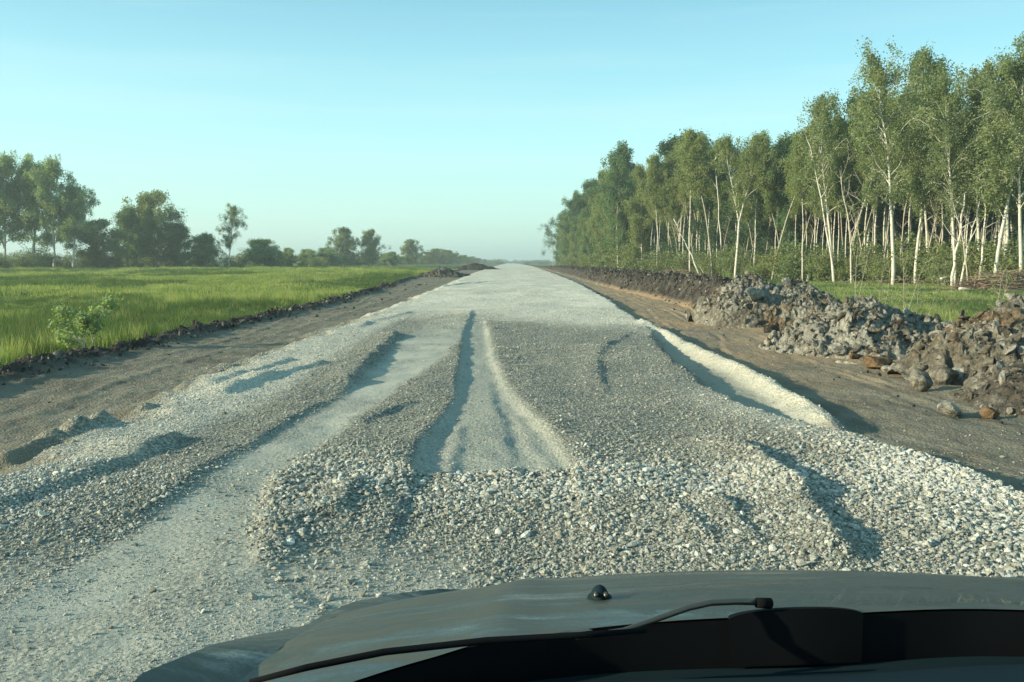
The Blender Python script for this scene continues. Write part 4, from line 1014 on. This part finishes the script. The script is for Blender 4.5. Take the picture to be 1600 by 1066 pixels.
# ------------------------------------------------------------------ the car
XC = .46
car = empty('car', (XC, .3, 0)); tag(car, 'dusty dark car seen from the driver seat, its bonnet and wiper along the bottom', 'car')
def carmesh(mb, name, mat, parent=None, smooth=True):
    for k in range(len(mb.v)): pass
    o = mb.build(name, M[mat], parent or car, smooth)
    if parent is None:
        o.data.transform(Matrix.Translation((-XC, -.3, 0)))
    else:
        o.data.transform(Matrix.Translation((-XC, -.3, 0)))
    return o
rear = lambda u: 1.03 - .25 * abs(u) ** 3.5 + .03 * float(sm(u / .35 + .5))
def hood_y(u, t):
    """bonnet: u across (-1..1), t from rear (0) to nose (1)"""
    y0 = rear(u); y1 = 2.10 - .38 * abs(u) ** 3
    return y0 + (y1 - y0) * t
def hood_pt(u, t):
    y = hood_y(u, t)
    hw = np.interp(y, [.80, 1.13, 1.36, 1.58, 1.8, 2.1], [.79, .755, .72, .66, .60, .54])
    x = XC + u * hw
    z = .967 - .355 * (y - 1.5) - .25 * (y - 1.5) ** 2 - .056 * abs(u) ** 2.2 - .008 * abs(u) ** 10
    z += .006 * math.exp(-((abs(u) - .62) / .05) ** 2) - .3 * max(0, y - 1.95) ** 2 * 8
    return (x, y, z)
U = np.linspace(-1, 1, 61); Tt = np.linspace(0, 1, 41)
m = MB(); m.grid([[hood_pt(u, t) for u in U] for t in Tt])
# folded rim
m.grid([[(*hood_pt(u, 1)[:2], hood_pt(u, 1)[2] - d) for u in U] for d in (0, .03)])
for s_ in (-1, 1): m.grid([[(hood_pt(s_, t)[0], hood_pt(s_, t)[1], hood_pt(s_, t)[2] - d) for t in Tt] for d in (0, .02)])
hood = carmesh(m, 'bonnet', 'paint')
m = MB(); m.grid([[(hood_pt(u, 0)[0], hood_pt(u, 0)[1] + .001, hood_pt(u, 0)[2] - .003 - d) for u in U] for d in (0, .07)]); carmesh(m, 'bonnet_shade_strip', 'rubber')  # added black strip standing in for the shadow gap behind the bonnet
# body shell: wings, sides, nose
def ring(y, hw, zt, zb, bulge=.03):
    pts = []
    for z in np.linspace(zb, zt, 9):
        q = (z - zb) / (zt - zb); pts.append((hw - .05 * (1 - q) ** 3 + bulge * math.sin(math.pi * q) - .03 * q ** 5, z))
    return pts
SEC = [(2.42, .56, .58, .28), (2.36, .68, .61, .24), (2.2, .76, .66, .22), (1.9, .83, .755, .22), (1.7, .85, .81, .22), (1.5, .855, .862, .22), (1.3, .865, .94, .22), (1.1, .87, 1.012, .22), (.9, .875, 1.07, .22), (.5, .88, 1.09, .22), (-.6, .88, 1.03, .22), (-1.5, .88, 1.02, .24), (-2.0, .84, 1.0, .3), (-2.15, .74, .95, .36)]
for s_ in (1,):
    m = MB()
    for sg in (-1, 1):
        m.grid([[(XC + sg * w_, y, z) for (w_, z) in ring(y, hw, zt, zb)] for (y, hw, zt, zb) in SEC])
        # wing top between the side and the bonnet
        m.grid([[(XC + sg * (ring(y, hw, zt, zb)[-1][0] * (1 - k) + float(np.interp(y, [.80, 1.13, 1.36, 1.58, 1.8, 2.1, 2.4], [.785, .75, .715, .655, .595, .535, .40])) * k), y, zt * (1 - k ** 1.3) + k ** 1.3 * min(zt + .06, .967 - .355 * (y - 1.5) - .25 * (y - 1.5) ** 2 - .062)) for k in np.linspace(0, 1, 7)] for (y, hw, zt, zb) in SEC[:10]])
    m.grid([[(XC + u * .60, 2.42 + .05 * (1 - u * u), z) for u in np.linspace(-1, 1, 13)] for z in np.linspace(.28, .58, 6)])
    m.grid([[(XC + u * .58, 2.47 - k * .46 - .06 * u * u, .575 + .03 * k ** .7) for u in np.linspace(-1, 1, 13)] for k in np.linspace(0, 1, 5)])
    m.grid([[(XC + u * .74, -2.16, z) for u in (-1, 0, 1)] for z in (.36, .95)])
    m.grid([[(XC + u * .85, y, .95) for u in (-1, 0, 1)] for y in (-1.35, -2.12)])
    carmesh(m, 'body', 'paint')
m = MB(); m.grid([[(XC + u * .84, y, .25) for u in (-1, 0, 1)] for y in (-2.0, 0, 2.3)]); carmesh(m, 'underbody', 'black_plastic')
# roof, pillars
m = MB()
roofp = lambda u, y: (XC + u * .60, y, 1.70 - .05 * u * u - .02 * ((y + .8) / 1.0) ** 2)
m.grid([[roofp(u, y) for u in np.linspace(-1, 1, 11)] for y in np.linspace(.0 - .06, -1.7, 9)])
m.grid([[(*roofp(u, y)[:2], roofp(u, y)[2] - .035) for u in np.linspace(-1, 1, 11)] for y in np.linspace(.0 - .06, -1.7, 9)])
m.grid([[(*roofp(u, -.06)[:2], roofp(u, -.06)[2] - d) for u in np.linspace(-1, 1, 11)] for d in (0, .035)])
for sg in (-1, 1): m.grid([[(*roofp(sg, y)[:2], roofp(sg, y)[2] - d) for y in np.linspace(.0 - .06, -1.7, 9)] for d in (0, .035)])
carmesh(m, 'roof', 'paint')
for sg in (-1, 1):
    m = MB(); m.tube([(XC + sg * .86, .50, .97), (XC + sg * .80, .36, 1.20), (XC + sg * .72, .16, 1.46), (XC + sg * .62, -.08, 1.63)], [.05, .042, .04, .04], 8); carmesh(m, 'front_pillar', 'paint'); m = MB()
    m.tube([(XC + sg * .84, -.55, .97), (XC + sg * .74, -.57, 1.35), (XC + sg * .60, -.6, 1.65)], [.05, .045, .04], 8); carmesh(m, 'middle_pillar', 'paint'); m = MB()
    m.tube([(XC + sg * .82, -1.95, .97), (XC + sg * .74, -1.8, 1.3), (XC + sg * .60, -1.65, 1.63)], [.08, .07, .06], 8); carmesh(m, 'rear_pillar', 'paint')
    # door mirror
    m = MB(); P, F = chunk(1, 3, 4, 60, .75, 0); P = P * np.array([.12, .07, .13]) + np.array([XC + sg * 1.03, .52, 1.12]); m.add(P, np.hstack([F, F[:, 2:3]]))
    m.tube([(XC + sg * .86, .52, 1.02), (XC + sg * .98, .52, 1.08)], [.03, .025], 6)
    carmesh(m, 'door_mirror', 'paint')
    m = MB(); m.box((XC + sg * .62, 2.34, .46), (.26, .12, .12), rz=-sg * .5); carmesh(m, 'headlight', 'lamp')
    for yw in (1.62, -1.3):
        m = MB(); m.tube([(XC + sg * .72, yw, .33), (XC + sg * .90, yw, .33)], [.33, .33], 24); wh = carmesh(m, 'wheel', 'rubber')
        m = MB(); m.tube([(XC + sg * .88, yw, .33), (XC + sg * .915, yw, .33)], [.2, .18], 20); rm = carmesh(m, 'rim', 'steel', wh)
# cowl, windscreen seal, dashboard
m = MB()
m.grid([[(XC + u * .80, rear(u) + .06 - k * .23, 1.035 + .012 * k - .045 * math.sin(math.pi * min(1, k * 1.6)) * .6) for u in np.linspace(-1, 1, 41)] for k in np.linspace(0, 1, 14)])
carmesh(m, 'cowl', 'black_plastic')  # matte near-black colour also carries the cabin's shadow on the cowl
m = MB(); m.tube([(XC + u * .80, rear(u) - .165, 1.052 - .012 * u * u) for u in np.linspace(-1, 1, 41)], .007, 6); carmesh(m, 'windscreen_seal', 'rubber')
m = MB(); m.grid([[(XC + u * .80, rear(u) - .18 - k * .40, 1.05 - .012 * u * u * (1 - k) - .10 * k ** 2) for u in np.linspace(-1, 1, 31)] for k in np.linspace(0, 1, 8)])
m.grid([[(XC + u * .80, rear(u) - .58, z) for u in np.linspace(-1, 1, 15)] for z in (.95, .45)]); carmesh(m, 'dashboard', 'dash')
m = MB(); xb_ = np.linspace(.262, .428, 25)
def lip(x, d, k):
    u = (x - XC) / .76; hp = hood_pt(u, 0); q = abs((x - .345) / .083)
    return (x, hp[1] - .004 + d, hp[2] - .06 + k * (.06 + .010 * max(0, 1 - q ** 2.4) ** .7))
m.grid([[lip(x, 0, k) for x in xb_] for k in np.linspace(0, 1, 5)]); m.grid([[lip(x, .022 * k, 1 - .12 * k * k) for x in xb_] for k in np.linspace(0, 1, 4)]); carmesh(m, 'wiper_cover', 'rubber')
# washer nozzle
def on_hood(px, py, n=60):
    best = None
    for u in np.linspace(-1, 1, 81):
        for t in np.linspace(.05, .42, 60):
            p = np.array(hood_pt(u, t)) - np.array([0, 0, CAMZ]); dd = p @ _f
            e = abs(CX + FPX * (p @ _r) / dd - px) + abs(CY - FPX * (p @ _u) / dd - py)
            if best is None or e < best[0]: best = (e, hood_pt(u, t))
    return best[1]
nx_, ny_, nz_ = on_hood(932, 935)
m = MB(); th = np.linspace(0, math.pi / 2, 7)
m.grid([[(nx_ + .013 * math.cos(a) * math.cos(b), ny_ + .017 * math.cos(a) * math.sin(b), nz_ - .002 + .020 * math.sin(a)) for b in np.linspace(0, 2 * math.pi, 17)] for a in th])
m.tube([(nx_, ny_, nz_ - .004), (nx_, ny_, nz_ + .003)], [.018, .016], 14); wn = carmesh(m, 'washer_nozzle', 'black_plastic')
m = MB()
for s_ in (-1, 1): m.tube([(nx_ + s_ * .006, ny_ - .010, nz_ + .010), (nx_ + s_ * .0068, ny_ - .0185, nz_ + .0105)], [.0032, .0028], 8)
carmesh(m, 'jet', 'metal', wn)
# wiper
def ray(px, py, dist):
    d = _f + (px - CX) / FPX * _r - (py - CY) / FPX * _u
    return tuple(np.array([0, 0, CAMZ]) + d * dist)
arm = [ray(1195, 941, 1.06), ray(1150, 940, 1.05), ray(1110, 942, 1.04), ray(1075, 950, 1.03), ray(1030, 966, 1.02), ray(975, 985, 1.0), ray(900, 996, .99)]
m = MB(); m.tube(arm, [.0042, .0042, .004, .0038, .0036, .003, .003], 8); wp = carmesh(m, 'wiper_arm', 'metal')
m = MB(); m.tube([ray(1204, 943, 1.06), ray(1182, 942, 1.055)], [.0065, .006], 10); carmesh(m, 'pivot', 'rubber', wp)
m = MB(); m.tube([ray(1010, 985, .985), ray(900, 993, .98), ray(760, 1001, .97), ray(600, 1019, .95), ray(480, 1043, .93), ray(390, 1066, .92)], [.003, .0038, .004, .004, .0038, .003], 8); carmesh(m, 'wiper_blade', 'rubber')
# seats behind the camera
for sg in (-1, 1):
    m = MB(); m.box((XC + sg * .38, -.35, .50), (.48, .5, .16)); m.box((XC + sg * .38, -.66, .86), (.46, .12, .62), rx=-.2); m.box((XC + sg * .38, -.73, 1.26), (.26, .09, .16)); carmesh(m, 'seat', 'cloth')
# ------------------------------------------------------------------ evening haze
hm = bpy.data.materials.new('haze'); hm.use_nodes = True; hn = hm.node_tree; hn.nodes.clear()
ho = hn.nodes.new('ShaderNodeOutputMaterial'); hv = hn.nodes.new('ShaderNodeVolumePrincipled')
hv.inputs['Color'].default_value = (.78, .92, .90, 1); hv.inputs['Density'].default_value = .0007; hv.inputs['Anisotropy'].default_value = .2
hn.links.new(hv.outputs[0], ho.inputs['Volume'])
m = MB(); m.box((0, 2900, 19), (10400, 6400, 44)); hz = m.build('haze', hm, smooth=False); hz['kind'] = 'stuff'; hz['label'] = 'thin pale evening haze over the meadow, road and wood'; hz['category'] = 'haze'
S.cycles.volume_bounces = 0
print('objects', len(S.objects), 'stones', len(SP))
